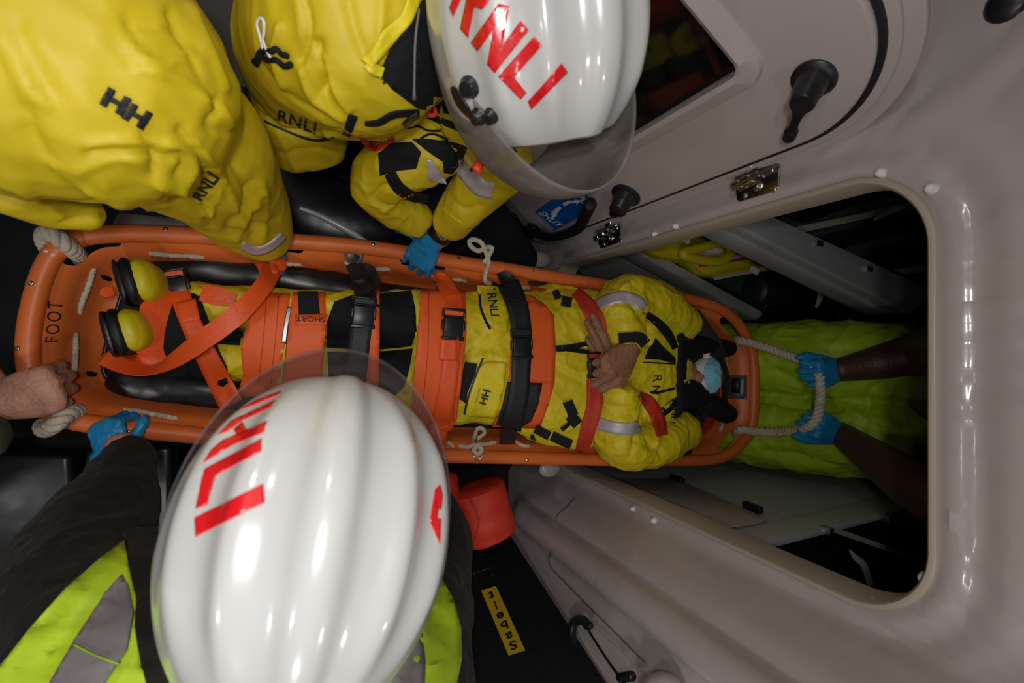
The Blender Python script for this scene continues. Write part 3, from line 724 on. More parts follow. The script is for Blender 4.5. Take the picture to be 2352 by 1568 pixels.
# lower ledge with its green back and the yellow pack
led = slab('ledge', [P(x, y, .55) for x, y in ((1436, 566), (1480, 566), (1760, 720), (1738, 734))], (0, 0, -.10), M['shade'], None, .006); tag(led, 'narrow pale ledge beside the head end of the stretcher', 'ledge')
gs = slab('side_panel', [P(x, y, .52) for x, y in ((1486, 560), (1530, 500), (1640, 470), (2100, 700), (2060, 740), (1768, 716))], (0, 0, -.05), M['green'], None, .004); tag(gs, 'dark green panel under the yellow pack beyond the door', 'panel')
lk = prism(bmesh.new(), [P(1452, 586, .45) * 1.0, P(1620, 690, .45), P(1620, 690, .45) * 1.0 + Vector((0, 0, -.45)), P(1452, 586, .45) + Vector((0, 0, -.45))], (.01, .04, 0)); tag(bev(obj('low_cupboard', lk, M['shade'], None, smooth=False), .003), 'grey cupboard side under the pale ledge, by the stretcher', 'cupboard')
pk = empty('rescue_pack', P(1650, 580, .53), 'yellow moulded pack with red and white labels on green panel', 'pack')
def pkp(nm, poly, z, th, m, bw=.008, rnd=0):
    pp = cr(poly, rnd, True) if rnd else poly
    return slab(nm, [P(x, y, z) for x, y in pp], (0, 0, -th), M[m], pk, bw)
pkp('case', [(1490, 575), (1515, 545), (1640, 516), (1672, 520), (1690, 550), (1780, 592), (1800, 605), (1760, 622), (1650, 634), (1618, 626), (1590, 600), (1520, 590)], .60, .09, 'packy', .012)
pkp('shell_edge', [(1500, 585), (1590, 603), (1612, 630), (1650, 640), (1780, 620), (1810, 600), (1800, 590), (1780, 600)], .565, .02, 'paper', .004)
pkp('label', [(1685, 553), (1722, 553), (1742, 592), (1672, 606), (1665, 592)], .603, .003, 'paper', 0)
pkp('label', [(1672, 577), (1734, 569), (1738, 580), (1668, 588)], .606, .002, 'red', 0)
pkp('label', [(1606, 608), (1742, 586), (1744, 592), (1608, 614)], .605, .003, 'red', 0)
pkp('label', [(1614, 553), (1654, 542), (1659, 548), (1618, 560)], .604, .003, 'red', 0)
hh = obj('handle', tube(bmesh.new(), [P(x, y, .63) for x, y in ((1582, 590), (1640, 600), (1672, 590), (1680, 568), (1655, 556), (1600, 570), (1570, 580))], .021, 14, 5, closed=True), M['packy'], pk)
pkp('booklet', [(1590, 576), (1650, 562), (1662, 575), (1650, 585), (1600, 587)], .615, .004, 'paper', 0)
for ln_ in (((1494, 570), (1530, 556), (1570, 548)), ((1640, 640), (1690, 630), (1740, 620), (1780, 605))):
    obj('strap', ribbon(bmesh.new(), [P(x, y, .635) for x, y in ln_], [Vector((0, 0, 1))] * len(ln_), .014), M['strapw'], pk)
for x, y in ((1574, 549), (1733, 621)): obj('buckle', box(bmesh.new(), P(x, y, .645), (.04, .022, .012), Matrix.Rotation(-.4, 3, 'Z')), M['white'], pk)
# dark cylinder below the pack
cy = obj('gas_bottle', loft(bmesh.new(), [P(1735, 665, .58), P(1900, 700, .56)], [(.075, .07), (.075, .07)], 28, 3, cap=.35), M['dark']); tag(cy, 'dark cylinder stowed behind the yellow pack', 'bottle')
obj('band', tube(bmesh.new(), [P(1880, 640, .64), P(1893, 665, .66), P(1880, 712, .62)], .010, 10, 4), M['rubber'], cy)
wr = bmesh.new(); tube(wr, [P(1760, 700, .64), P(1755, 722, .60), P(1800, 716, .60), P(1832, 718, .60), P(1836, 700, .64)], .004, 8, 5)
tag(obj('wire_bracket', wr, M['steel']), 'thin metal bracket in front of the dark cylinder', 'bracket')
tag(obj('strap_end', ribbon(bmesh.new(), [P(1880, 655, .66), P(1884, 680, .665), P(1874, 706, .66)], [Vector((-.3, 0, 1))] * 3, [.012, .026, .012]), M['strapw']), 'short pale strap end hanging by the dark cylinder', 'strap')
bb = bev(obj('bracket', box(bmesh.new(), P(2120, 745, .9), (.13, .06, .04)), M['plastic'], rail, smooth=False), .008)
# starboard locker: vertical white door with two black hinges, metal shelf with dark boxes
YL = -.60
def YQ(px, py, off=0): return PY(px, py, YL + off)
lock = empty('locker', Vector((1.5, YL - .1, 0)), 'white locker with black hinges beyond the door, starboard side', 'locker')
slab('locker_side', [Vector((1.12, YL, 0)), Vector((2.9, YL, 0)), Vector((2.9, YL, 1.02)), Vector((1.12, YL, 1.02))], (0, -.02, 0), M['shade'], lock, .003)
ld = slab('locker_door', [YQ(1395, 1103, .006), YQ(1548, 1099, .006), YQ(1740, 1184, .006), YQ(1763, 1194, .006), YQ(1745, 1203, .006), YQ(1600, 1226, .006)], (0, .006, 0), M['gel'], lock, .003)
for x, y in ((1555, 1100), (1729, 1165)):
    p = YQ(x, y, .018); q = YQ(x + 10, y + 4, .018); d = (q - p).normalized()
    hb = bmesh.new(); box(hb, p, (.026, .022, .075), d.to_track_quat('Z', 'Y').to_matrix()); bev(obj('locker_hinge', hb, M['plastic'], lock, smooth=False), .005)
obj('latch', lathe(bmesh.new(), YQ(1530, 1187, .012), (0, 1, 0), [(.022, 0), (.022, .004), (.012, .008), (.001, .009)], 20), M['plastic'], lock)
sh2 = empty('metal_shelf', Vector((1.7, -.75, 0)), 'bright metal shelf edge holding dark boxes, bottom right of doorway', 'shelf')
bm = bmesh.new(); box(bm, (1.75, -.60, 1.07), (1.3, .018, .115)); bev(obj('shelf_edge', bm, M['shelfm'], sh2, smooth=False), .004)
bm = bmesh.new(); box(bm, (1.75, -.82, 1.0), (1.3, .42, .015)); obj('shelf_board', bm, M['dark'], sh2)
for x, y in ((1700, 1254), (1900, 1217), (2035, 1190)):
    obj('strap_anchor', box(bmesh.new(), P(x, y, 1.13), (.02, .02, .03)), M['alu'], sh2)
for i, pl in enumerate([((1720, 1268), (1845, 1246), (1990, 1300), (1985, 1345), (1930, 1352)), ((1850, 1244), (1905, 1232), (2085, 1280), (2060, 1310), (1990, 1296)), ((1960, 1218), (2040, 1200), (2140, 1215), (2120, 1262))]):
    o = slab('gear_box', [P(x, y, 1.10) for x, y in pl], (0, 0, -.085), M['dark'], None, .012)
    tag(o, ['dark box at the near end of the metal shelf', 'middle dark box on the metal shelf, loose grey strap lying over', 'far dark box on the metal shelf by the door edge'][i], 'case', 'dark boxes on the metal shelf')
for i, ln_ in enumerate([((1690, 1262), (1800, 1302), (1930, 1352), (1990, 1385)), ((1915, 1216), (2000, 1246), (2090, 1278), (2140, 1300)), ((2052, 1192), (2110, 1206), (2160, 1222))]):
    o = obj('tie_strap', ribbon(bmesh.new(), [P(x, y, 1.125) for x, y in ln_], [Vector((-.3, .2, 1))] * len(ln_), .017), M['strapw'])
    tag(o, ['pale strap along the lower rim over the near dark box', 'pale strap across the middle of the metal shelf', 'short pale strap at the far end of metal shelf'][i], 'strap', 'pale shelf straps')
o = obj('loose_strap', ribbon(bmesh.new(), [P(1951, 1262, 1.13), P(1965, 1280, 1.14), P(1985, 1300, 1.145), P(2000, 1345, 1.13)], [Vector((-.3, .2, 1))] * 4, [.004, .018, .024, .024]), M['strapw']); tag(o, 'loose grey strap end curling upright over the dark boxes', 'strap')
M['plate'] = mat('dull_plate', (.16, .165, .17), .5, metal=.6)
# =====================================================  THE BASKET STRETCHER
ZR = .69
ST = empty('basket_stretcher', Vector((.6, -.1, .5)), 'orange plastic basket stretcher carrying the strapped casualty', 'stretcher')
outl = [(33, 800), (40, 730), (55, 665), (80, 593), (106, 558), (145, 532), (200, 517), (300, 515), (420, 519), (540, 527), (658, 535), (799, 546), (922, 562), (1044, 585), (1144, 600), (1300, 626), (1400, 643), (1510, 662), (1610, 681), (1660, 698), (1698, 729), (1724, 770), (1738, 815), (1740, 880), (1738, 960), (1728, 1000), (1706, 1030), (1670, 1058), (1620, 1069), (1520, 1070), (1407, 1070), (1200, 1066), (1002, 1062), (800, 1052), (600, 1036), (443, 1019), (324, 1008), (238, 998), (150, 987), (100, 965), (60, 920), (38, 860)]
oc = [P(x, y, ZR) for x, y in outl]
path = [Vector(p) for p in cr([tuple(p) for p in oc], 6, True)]
# even spacing
def resample(pts, n):
    d = [0]
    for i in range(len(pts)): d.append(d[-1] + (pts[(i + 1) % len(pts)] - pts[i]).length)
    out = []; j = 0
    for k in range(n):
        s = d[-1] * k / n
        while d[j + 1] < s: j += 1
        t = (s - d[j]) / max(d[j + 1] - d[j], 1e-9); out.append(pts[j].lerp(pts[(j + 1) % len(pts)], t))
    return out
path = resample(path, 260)
def inset(pts, r, sm=4):
    n = len(pts); out = []
    for i in range(n):
        t = pts[(i + 2) % n] - pts[i - 2]; t.z = 0; t.normalize(); out.append(pts[i] + Vector((-t.y, t.x, 0)) * r)
    for _ in range(sm): out = [(out[i - 1] + out[i] * 2 + out[(i + 1) % n]) / 4 for i in range(n)]
    return out
area = sum(path[i].x * path[(i + 1) % 260].y - path[(i + 1) % 260].x * path[i].y for i in range(260))
if area < 0: path = path[::-1]
RR = .0215
ctr = inset(path, RR)
railb = bmesh.new(); loft(railb, ctr, [RR] * len(ctr), 20, 1, closed=True)
rail_o = obj('rail', railb, M['orange'], ST)
# pressed shell: lip, sloping side, floor pan
rings = []
for r, z in ((RR * 1.7, ZR - .004), (RR * 2.1, ZR - .012), (.056, ZR - .020), (.067, ZR - .038), (.078, ZR - .075), (.088, ZR - .108), (.102, ZR - .127), (.135, ZR - .138), (.19, ZR - .140)):
    q = inset(path, r, 6 + int(r * 120)); rings.append([(p.x, p.y, z) for p in q])
sb = bmesh.new(); RV = [[sb.verts.new(p) for p in r] for r in rings]; n = 260
for A, B in zip(RV, RV[1:]):
    for k in range(n): sb.faces.new((A[k], A[(k + 1) % n], B[(k + 1) % n], B[k]))
cx = sum((v.co for v in RV[-1]), Vector()) / n
mid = []
for v in RV[-1]: pass
bmesh.ops.triangle_fill(sb, edges=[e for e in sb.edges if len(e.link_faces) == 1 and all(w in set(RV[-1]) for w in e.verts)], use_beauty=True)
bmesh.ops.recalc_face_normals(sb, faces=sb.faces[:])
if max(sb.faces, key=lambda f: f.calc_area()).normal.z < 0: bmesh.ops.reverse_faces(sb, faces=sb.faces[:])
shell = obj('shell', sb, M['orange'], ST, normals=False)
BV_shell = bvh(shell)
def SH(px, py, off=0):
    h = BV_shell.ray_cast(CAM, ray(px, py).normalized())[0]
    if h is None: h = P(px, py, ZR - .03)
    return h - ray(px, py) * off
m_ = shell.modifiers.new('t', 'SOLIDIFY'); m_.thickness = .005; m_.offset = -1
# hand holes, cut right through the shell
holes = [[(178, 572), (200, 558), (228, 549), (262, 548), (278, 556), (272, 566), (240, 568), (212, 580), (190, 600), (172, 610), (148, 606), (150, 596)],
         [(664, 566), (686, 567), (697, 574), (690, 581), (668, 579), (655, 573)],
         [(926, 596), (1012, 606), (1022, 613), (1014, 620), (930, 609), (922, 602)],
         [(1212, 646), (1232, 645), (1290, 655), (1300, 663), (1288, 668), (1222, 656)],
         [(1656, 730), (1672, 730), (1700, 764), (1698, 780), (1684, 780), (1655, 742)],
         [(1690, 986), (1692, 1000), (1668, 1030), (1650, 1034), (1648, 1024), (1676, 990)],
         [(232, 633), (238, 631), (255, 637), (258, 643), (252, 646), (236, 641)],
         [(199, 854), (204, 852), (220, 855), (223, 860), (218, 865), (202, 863)],
         [(92, 918), (104, 935), (140, 955), (175, 962), (178, 972), (150, 972), (108, 955), (88, 930)]]
cb = bmesh.new()
for hp_ in holes:
    pts = cr(hp_, 3, True); a = [cb.verts.new(P(x, y, ZR + .01)) for x, y in pts]; b = [cb.verts.new(P(x, y, ZR - .21)) for x, y in pts]
    k = len(a)
    for t in tessellate_polygon([[Vector((x, y, 0)) for x, y in pts]]): cb.faces.new([a[i] for i in t]); cb.faces.new([b[i] for i in t[::-1]])
    for i in range(k): cb.faces.new((a[i], b[i], b[(i + 1) % k], a[(i + 1) % k]))
bmesh.ops.recalc_face_normals(cb, faces=cb.faces[:]); me = bpy.data.meshes.new('c'); cb.to_mesh(me); cb.free(); co_ = bpy.data.objects.new('c', me); COL.objects.link(co_)
m2 = shell.modifiers.new('b', 'BOOLEAN'); m2.object = co_; m2.solver = 'EXACT'
x = bpy.data.meshes.new_from_object(shell.evaluated_get(bpy.context.evaluated_depsgraph_get())); shell.modifiers.clear(); shell.data = x; bpy.data.objects.remove(co_)
for p in x.polygons: p.use_smooth = True
x.set_sharp_from_angle(angle=radians(45))
# rail joints, rivets, eyelet, plate, lettering
def railpt(px, py):
    q = P(px, py, ZR); i = min(range(260), key=lambda k: (ctr[k] - q).length); return i
for px, py in ((1143, 618), (1088, 1050)):
    i = railpt(px, py); t = (ctr[(i + 1) % 260] - ctr[i - 1]).normalized()
    obj('rail_joint', loft(bmesh.new(), [ctr[i] - t * .006, ctr[i] - t * .004, ctr[i] + t * .004, ctr[i] + t * .006], [RR * .98, RR * 1.05, RR * 1.05, RR * .98], 24, 1, cap=0), M['orange'], ST)
for px, py in ((73, 651), (210, 524), (383, 528), (40, 808), (849, 560), (1048, 593), (1223, 621), (1632, 693), (1700, 738), (1734, 830), (1015, 1052), (1206, 1055), (1510, 1063), (1634, 1063), (310, 994), (1703, 1024), (1735, 926)):
    i = railpt(px, py); p = ctr[i]; d = (P(px, py, ZR + .018) - p); d = d - (ctr[(i + 1) % 260] - ctr[i - 1]).normalized() * d.dot((ctr[(i + 1) % 260] - ctr[i - 1]).normalized()); d.normalize()
    obj('screw', lathe(bmesh.new(), p + d * (RR - .001), d, [(.0058, 0), (.0058, .0015), (.0042, .0032), (.002, .0034), (.0018, .0018), (.0005, .0018)], 16), M['steel'], ST)
p = SH(813, 588, .004); ey = obj('eyelet', lathe(bmesh.new(), p, (.05, -.2, 1), [(.025, -.004), (.025, .002), (.021, .005), (.0175, .003), (.017, -.002), (.001, -.002)], 32), M['plate'], ST); obj('hole', lathe(bmesh.new(), p, (.05, -.2, 1), [(.0165, -.002), (.001, .0005)], 28), M['plastic'], ey)
lbl = patch('name_plate', [(1675, 861), (1716, 862), (1716, 918), (1674, 914)], BV_shell, M['plate'], ST, .003, .002, 20)
for x, y in ((1678, 864), (1713, 866), (1712, 914), (1677, 911)): obj('screw', ball(bmesh.new(), SH(x, y, .006), .004, 10, 8), M['steel'], ST)
patch('plate_print', [(1681, 868), (1700, 869), (1700, 904), (1680, 902)], BV_shell, M['dark'], ST, .0056, .0003, 20)
print_text('lettering', 'FOOT', [(103, 786), (110, 690), (145, 694), (134, 784)], BV_shell, M['ink'], ST, .002, .0, space=1.25)
# lashing line through the shell, in pieces where it shows
def cordpts(line, lift=.006): return [SH(x, y, lift if 0 < i < len(line) - 1 else -.004) for i, (x, y) in enumerate(line)]
for line in [[(345, 581), (375, 585), (430, 588), (468, 590)], [(214, 616), (206, 650), (190, 690), (180, 719)], [(172, 766), (174, 795), (172, 835), (168, 870)], [(288, 942), (320, 944), (370, 954), (405, 961)],
             [(636, 604), (655, 606), (690, 606)], [(794, 602), (806, 608), (822, 614)], [(866, 616), (880, 618), (894, 617)], [(980, 628), (992, 633), (1004, 640)], [(1042, 640), (1056, 643), (1070, 646)], [(1188, 657), (1200, 660), (1215, 661)],
             [(1548, 1028), (1560, 1029), (1580, 1032)], [(1026, 1014), (1034, 1019), (1040, 1026)], [(1659, 778), (1664, 800), (1672, 845)], [(1656, 965), (1660, 975), (1654, 990)], [(1180, 1010), (1200, 1022), (1215, 1024)]]:
    obj('lashing_cord', rope3(bmesh.new(), cordpts(line), .0068, .02, 10), M['rope'], ST)
def free(line): return [P(x, y, z) for x, y, z in line]
obj('lashing_cord', rope3(bmesh.new(), free([(1112, 602, .74), (1122, 588, .75), (1130, 570, .75), (1116, 568, .752), (1100, 576, .755), (1084, 568, .76), (1078, 556, .765), (1088, 550, .765), (1106, 558, .76), (1116, 580, .75), (1122, 602, .735), (1116, 625, .70), (1114, 645, .685), (1126, 652, .675)]), .0075, .022, 10), M['rope'], ST)
obj('lashing_cord', rope3(bmesh.new(), free([(1086, 1018, .66), (1090, 1000, .70), (1096, 985, .72), (1108, 984, .72), (1112, 995, .71), (1098, 1006, .72)]), .0065, .02, 10), M['rope'], ST)
obj('lashing_cord', rope3(bmesh.new(), free([(1056, 1024, .67), (1075, 1026, .69), (1092, 1022, .71), (1106, 1032, .715), (1098, 1042, .715), (1088, 1034, .715), (1098, 1022, .715), (1112, 1020, .69), (1136, 1016, .66)]), .0075, .022, 10), M['rope'], ST)
obj('shackle_ring', tube(bmesh.new(), free([(1098, 1040, .715), (1106, 1046, .715), (1098, 1056, .713), (1088, 1050, .715)]), .0028, 10, 6, closed=True), M['steel'], ST)
# thick twisted grab loops at the foot corners
obj('grab_rope', rope3(bmesh.new(), free([(188, 596, .60), (182, 588, .64), (165, 572, .70), (140, 552, .735), (118, 535, .735), (104, 538, .70), (104, 556, .66), (115, 575, .62)]), .018, .055, 10, 10), M['rope'], ST)
obj('grab_rope', rope3(bmesh.new(), free([(200, 945, .60), (185, 945, .66), (165, 948, .71), (145, 958, .735), (125, 975, .735), (105, 986, .70), (100, 978, .66), (115, 970, .62)]), .018, .055, 10, 10), M['rope'], ST)
slab('rail_tape', [P(x, y, ZR + .021) for x, y in ((98, 577), (103, 572), (128, 584), (124, 590))], (0, 0, -.004), M['paper'], ST, .001)
# ---- vinyl mattress lying in the shell
MZ = .575
MT = empty('mattress', P(560, 760, .56), 'black vinyl stretcher pad showing around the casualty legs', 'mattress')
mp = [(322, 588), (450, 600), (620, 617), (800, 640), (1000, 668), (1300, 700), (1560, 740), (1640, 800), (1640, 930), (1560, 1000), (1300, 1005), (900, 985), (700, 955), (515, 933), (380, 928), (300, 915), (258, 885), (235, 850), (240, 800), (270, 700)]
mpts = [P(x, y, MZ) for x, y in mp]
mt = slab('pad', mpts, (0, 0, -.03), M['vinyl'], MT, .010, 4)
pip = [Vector(p) for p in cr([tuple(p + Vector((0, 0, -.006))) for p in mpts], 3, True)]
obj('piping', tube(bmesh.new(), pip, .005, 8, 1, closed=True), M['vinyl'], MT)
# padded side rolls that catch the light
sr = obj('side_roll', loft(bmesh.new(), [P(x, y, .60) for x, y in ((330, 606), (450, 616), (600, 634), (760, 655), (900, 676))], [(.038, .022), (.045, .030), (.045, .032), (.040, .030), (.03, .02)], 18, 6), M['vinyl'], MT); folds(sr, .005, 13, seed=2)
sr = obj('side_roll', loft(bmesh.new(), [P(x, y, .59) for x, y in ((262, 862), (320, 885), (420, 898), (540, 905), (640, 920))], [(.032, .02), (.045, .025), (.048, .028), (.046, .028), (.03, .02)], 18, 6), M['vinyl'], MT); folds(sr, .005, 13, seed=4)
# =====================================================  THE CASUALTY ON THE STRETCHER
CAS = empty('person', P(1300, 840, .60), 'person lying strapped on the stretcher, arms crossed, blue face mask', 'person')
legR = [(385, 690, .655, 44, .055), (480, 700, .66, 48, .06), (600, 712, .665, 50, .065), (730, 722, .67, 54, .075), (860, 732, .685, 64, .085), (1000, 745, .69, 76, .09), (1140, 765, .69, 92, .10)]
legL = [(375, 800, .655, 44, .055), (480, 815, .66, 48, .06), (600, 826, .665, 54, .065), (730, 842, .67, 60, .075), (860, 866, .685, 70, .085), (1000, 885, .69, 84, .09), (1140, 878, .69, 98, .10)]
trunk = [(1080, 818, .69, 150, .10), (1180, 820, .695, 160, .105), (1290, 832, .70, 172, .11), (1390, 846, .70, 172, .112), (1480, 854, .70, 158, .108), (1535, 858, .69, 125, .085), (1552, 860, .68, 80, .06)]
armR = [(1572, 745, .715, 42), (1512, 706, .75, 54), (1452, 688, .78, 58), (1424, 706, .805, 58), (1432, 752, .83, 50), (1447, 792, .84, 41)]
armL = [(1572, 985, .715, 42), (1515, 1012, .745, 52), (1452, 1020, .77, 58), (1418, 998, .79, 60), (1418, 948, .81, 53), (1424, 905, .815, 44)]
# skin: one continuous body (mostly inside the clothing)
bm = bmesh.new()
limb(bm, legR, .7); limb(bm, legL, .7); limb(bm, trunk, .8)
limb(bm, armR[:-1] + [(1452, 800, .855, 24)], .72); limb(bm, armL[:-1] + [(1420, 900, .825, 26)], .72)
HC_ = P(1590, 862, .665); HF = Vector((.40, 0, .92)).normalized(); HU = Vector((.92, 0, -.40)).normalized()
head(bm, HC_, HF, HU, 1.0)
dR = P(1400, 846, .86) - P(1452, 792, .86)
hand(bm, P(1452, 796, .868), dR, (-.12, -.05, 1), -1, [(.75, .95, .6), (.8, 1.0, .6), (.85, 1.0, .6), (.95, 1.0, .6)], (.62, .2, .1), 1.30, .01, 1.22)
dL = P(1392, 812, .83) - P(1418, 880, .83)
hand(bm, P(1420, 884, .832), dL, (-.15, .1, 1), 1, [(.16, .14, .1), (.12, .12, .1), (.12, .12, .1), (.16, .14, .1)], (.5, .3, .2), 1.24, .0, 1.30)
body = fuse('body', bm, .0026, M['skintan'], CAS, 3)
# trousers, boots
bm = bmesh.new(); limb(bm, legR); limb(bm, legL); limb(bm, [(1080, 818, .69, 150, .10), (1160, 820, .692, 156, .103), (1230, 826, .695, 160, .10)])
trs = fuse('trousers', bm, .006, M['yellow2'], CAS, 2)
folds(trs, .007, 11, seed=1, creases=[([(1080, 790), (1120, 800), (1165, 770)], 9, -.008), ([(1075, 760), (1110, 770), (1160, 745)], 8, .007), ([(1090, 825), (1130, 815), (1165, 830)], 8, .007), ([(985, 815), (1060, 818)], 9, -.012), ([(880, 800), (960, 815)], 10, -.010), ([(760, 700), (790, 690)], 6, .006)])
def boot(cx, cy, lean, zt=.805, tw=.25):
    base = P(cx, cy, .80); ct_, st_ = cos(tw), sin(tw)
    def at(dx, dy, z): return Vector((base.x + dx * ct_ - dy * st_, base.y + dx * st_ + dy * ct_ + lean * (z - .70), z))
    ux = (ct_, st_, 0)
    up_ = bmesh.new(); loft(up_, [at(.010, 0, .60), at(.010, 0, .66), at(.008, 0, .72), at(.005, 0, .765), at(.002, 0, zt - .022)], [(.042, .036), (.042, .036), (.047, .034), (.048, .030), (.041, .022)], 24, 5, up=ux, cap=.75)
    bo = obj('boot', up_, M['packy'], CAS)
    sl = bmesh.new(); loft(sl, [at(-.018, 0, .60), at(-.017, 0, .67), at(-.018, 0, .73), at(-.018, 0, .775), at(-.015, 0, zt - .016)], [(.043, .018), (.044, .018), (.052, .019), (.053, .018), (.044, .016)], 24, 5, up=ux, cap=.9)
    obj('sole', sl, M['rubber'], bo)
    tr = bmesh.new(); loft(tr, [at(-.034, 0, .60), at(-.034, 0, .68), at(-.035, 0, .73), at(-.035, 0, .78), at(-.030, 0, zt - .012)], [(.041, .007), (.043, .007), (.051, .007), (.051, .007), (.040, .007)], 20, 4, up=ux, cap=.9); obj('tread', tr, M['plastic'], bo)
    return bo
boot(312, 642, .06); boot(284, 756, -.03)
# jacket: trunk and both sleeves
bm = bmesh.new(); limb(bm, [(1215, 826, .70, 158, .108), (1262, 838, .705, 178, .113), (1330, 846, .708, 184, .116)] + trunk[3:])
limb(bm, armR); limb(bm, armL)
limb(bm, [(1235, 690, .62, 30, .02), (1290, 680, .66, 36, .025), (1335, 705, .68, 34, .025)]); limb(bm, [(1225, 1005, .60, 26, .02), (1290, 1018, .60, 34, .025), (1335, 1000, .66, 40, .03)])
limb(bm, [(1520, 728, .77, 18, .012), (1560, 722, .78, 20, .012), (1582, 728, .775, 18, .012)])
jk = fuse('jacket', bm, .0042, M['yellow2'], CAS, 2)
folds(jk, .006, 12, seed=2, creases=[([(1390, 655), (1430, 670), (1475, 735)], 8, -.010), ([(1440, 640), (1500, 690), (1535, 730)], 8, -.006), ([(1400, 725), (1440, 745), (1475, 740)], 7, .006), ([(1405, 775), (1440, 765)], 7, -.006),
    ([(1460, 700), (1485, 740), (1492, 790)], 7, -.012), ([(1370, 1035), (1440, 1010), (1500, 1030)], 9, -.007), ([(1445, 1050), (1460, 1010), (1470, 980)], 8, -.008), ([(1390, 930), (1440, 935), (1470, 920)], 7, .006), ([(1400, 955), (1450, 950)], 6, -.005),
    ([(1478, 905), (1478, 990), (1520, 1040)], 7, -.010), ([(1290, 800), (1350, 800)], 6, -.003), ([(1280, 720), (1300, 760), (1290, 790)], 8, .006), ([(1320, 715), (1340, 780)], 7, .005), ([(1270, 900), (1300, 930), (1330, 920)], 8, .006), ([(1285, 850), (1340, 880)], 8, -.005), ([(1260, 960), (1300, 985), (1330, 975)], 8, .007)])
BT = bvh(trs); BJ = bvh(jk); BA = bvh(jk, trs)
# envelope used only to lay the broad wraps over both legs
eb = bmesh.new(); limb(eb, [(340, 745, .655, 100, .062), (480, 757, .662, 110, .073), (600, 770, .668, 116, .081), (730, 785, .675, 124, .091), (860, 800, .69, 140, .101), (1000, 815, .695, 158, .102), (1100, 820, .70, 160, .108), (1200, 822, .705, 166, .114), (1300, 834, .71, 178, .120)])
me = bpy.data.meshes.new('e'); eb.to_mesh(me); eb.free(); ENV = bvh(me); bpy.data.meshes.remove(me)
# zip, tabs, bands, black panels of the jacket and trousers
strip('zip', [(1276, 800), (1300, 799), (1352, 788)], [13, 14, 10], BJ, M['black'], jk, .005); strip('zip', [(1300, 801), (1352, 808)], 10, BJ, M['black'], jk, .005)
strip('zip_pull', [(1288, 797), (1312, 797)], 9, BJ, M['plastic'], jk, .010)
for l_, w_ in (([(1290, 689), (1313, 694)], 22), ([(1272, 678), (1286, 672)], 20), ([(1304, 922), (1318, 955)], 23), ([(1310, 955), (1328, 975)], 26), ([(1290, 988), (1312, 970)], 9), ([(1268, 1002), (1312, 1022)], 22), ([(1222, 1000), (1226, 1018)], 9), ([(1230, 985), (1262, 1002)], 20)):
    strip('tab', l_, w_, BJ, M['velcro'], jk, .011, relax=4)
strip('reflective_band', [(1366, 705), (1395, 688), (1430, 681), (1462, 690), (1478, 708)], 27, BJ, M['reflect'], jk, .004)
strip('reflective_band', [(1356, 962), (1385, 976), (1420, 984), (1450, 985), (1470, 978)], 28, BJ, M['reflect'], jk, .004)
strip('cuff_tab', [(1421, 777), (1445, 775), (1470, 776), (1484, 790)], [24, 24, 26, 26], BJ, M['velcro'], jk, .010, n=8, relax=4)
strip('yoke_band', [(1486, 722), (1512, 742), (1536, 768), (1552, 800)], [14, 20, 20, 14], BJ, M['black'], jk, .005)
patch('yoke', [(1506, 776), (1524, 796), (1552, 822), (1552, 834), (1515, 826), (1482, 824), (1490, 800), (1500, 790)], BJ, M['black'], jk, .004, .003, 8)
strip('piping', [(1494, 900), (1516, 900), (1550, 892)], 5, BJ, M['black'], jk, .005); strip('piping', [(1478, 832), (1520, 834), (1552, 836)], 3, BJ, M['ink'], jk, .005)
strip('piping', [(1518, 955), (1540, 940), (1556, 915)], 9, BJ, M['black'], jk, .006)
print_text('lettering', 'RN', [(1522, 862), (1514, 906), (1496, 904), (1502, 862)], BJ, M['ink'], jk, .006, .0, space=1.4)
print_text('lettering', 'LI', [(1556, 925), (1530, 948), (1518, 938), (1546, 915)], BJ, M['ink'], jk, .006, .0)
print_text('lettering', 'RNLI', [(1560, 925), (1551, 972), (1540, 970), (1545, 925)], BJ, M['ink'], jk, .007, .0)
# black knee panels
patch('knee_panel', [(752, 735), (768, 692), (812, 676), (880, 672), (946, 666), (954, 705), (957, 760), (945, 795), (880, 802), (800, 800), (750, 795)], BT, M['black'], trs, .009, .004, 12, relax=3)
patch('knee_panel', [(752, 808), (810, 806), (880, 806), (950, 800), (945, 850), (925, 890), (895, 920), (870, 905), (800, 915), (756, 905)], BT, M['black'], trs, .009, .004, 12, relax=3)
strip('seam_tape', [(951, 664), (962, 735), (950, 830), (930, 905)], 12, BT, M['yellow'], trs, .011); strip('trouser_band', [(490, 770), (520, 774), (552, 776)], 30, BT, M['black'], trs, .005)
patch('pocket_flap', [(1098, 655), (1140, 656), (1163, 672), (1170, 720), (1166, 764), (1136, 754), (1112, 730), (1102, 690)], BA, M['yellow2'], trs, .012, .004, 10)
strip('flap_piping', [(1101, 672), (1106, 712), (1126, 756)], 5, BA, M['black'], trs, .013)
print_text('lettering', 'RNLI', [(1140, 672), (1147, 726), (1128, 725), (1118, 674)], BA, M['ink'], trs, .016, .01)
patch('pocket', [(1100, 845), (1120, 832), (1164, 834), (1160, 880), (1138, 962), (1068, 955), (1085, 880)], BA, M['yellow2'], trs, .012, .004, 10)
strip('pocket_zip', [(1110, 822), (1092, 865), (1076, 910), (1066, 952)], 4, BA, M['ink'], trs, .016)
patch('mesh_panel', [(1068, 830), (1096, 836), (1092, 858), (1074, 900), (1070, 926), (1054, 916), (1056, 880)], BA, M['mesh'], trs, .008, .003, 10)
print_text('lettering', 'HH', [(1128, 898), (1115, 930), (1101, 926), (1110, 893)], BA, M['ink'], trs, .017, .02)
print_text('lettering', 'HELLY TECH', [(1104, 893), (1095, 924), (1092, 923), (1101, 892)], BA, M['ink'], trs, .017, 0)
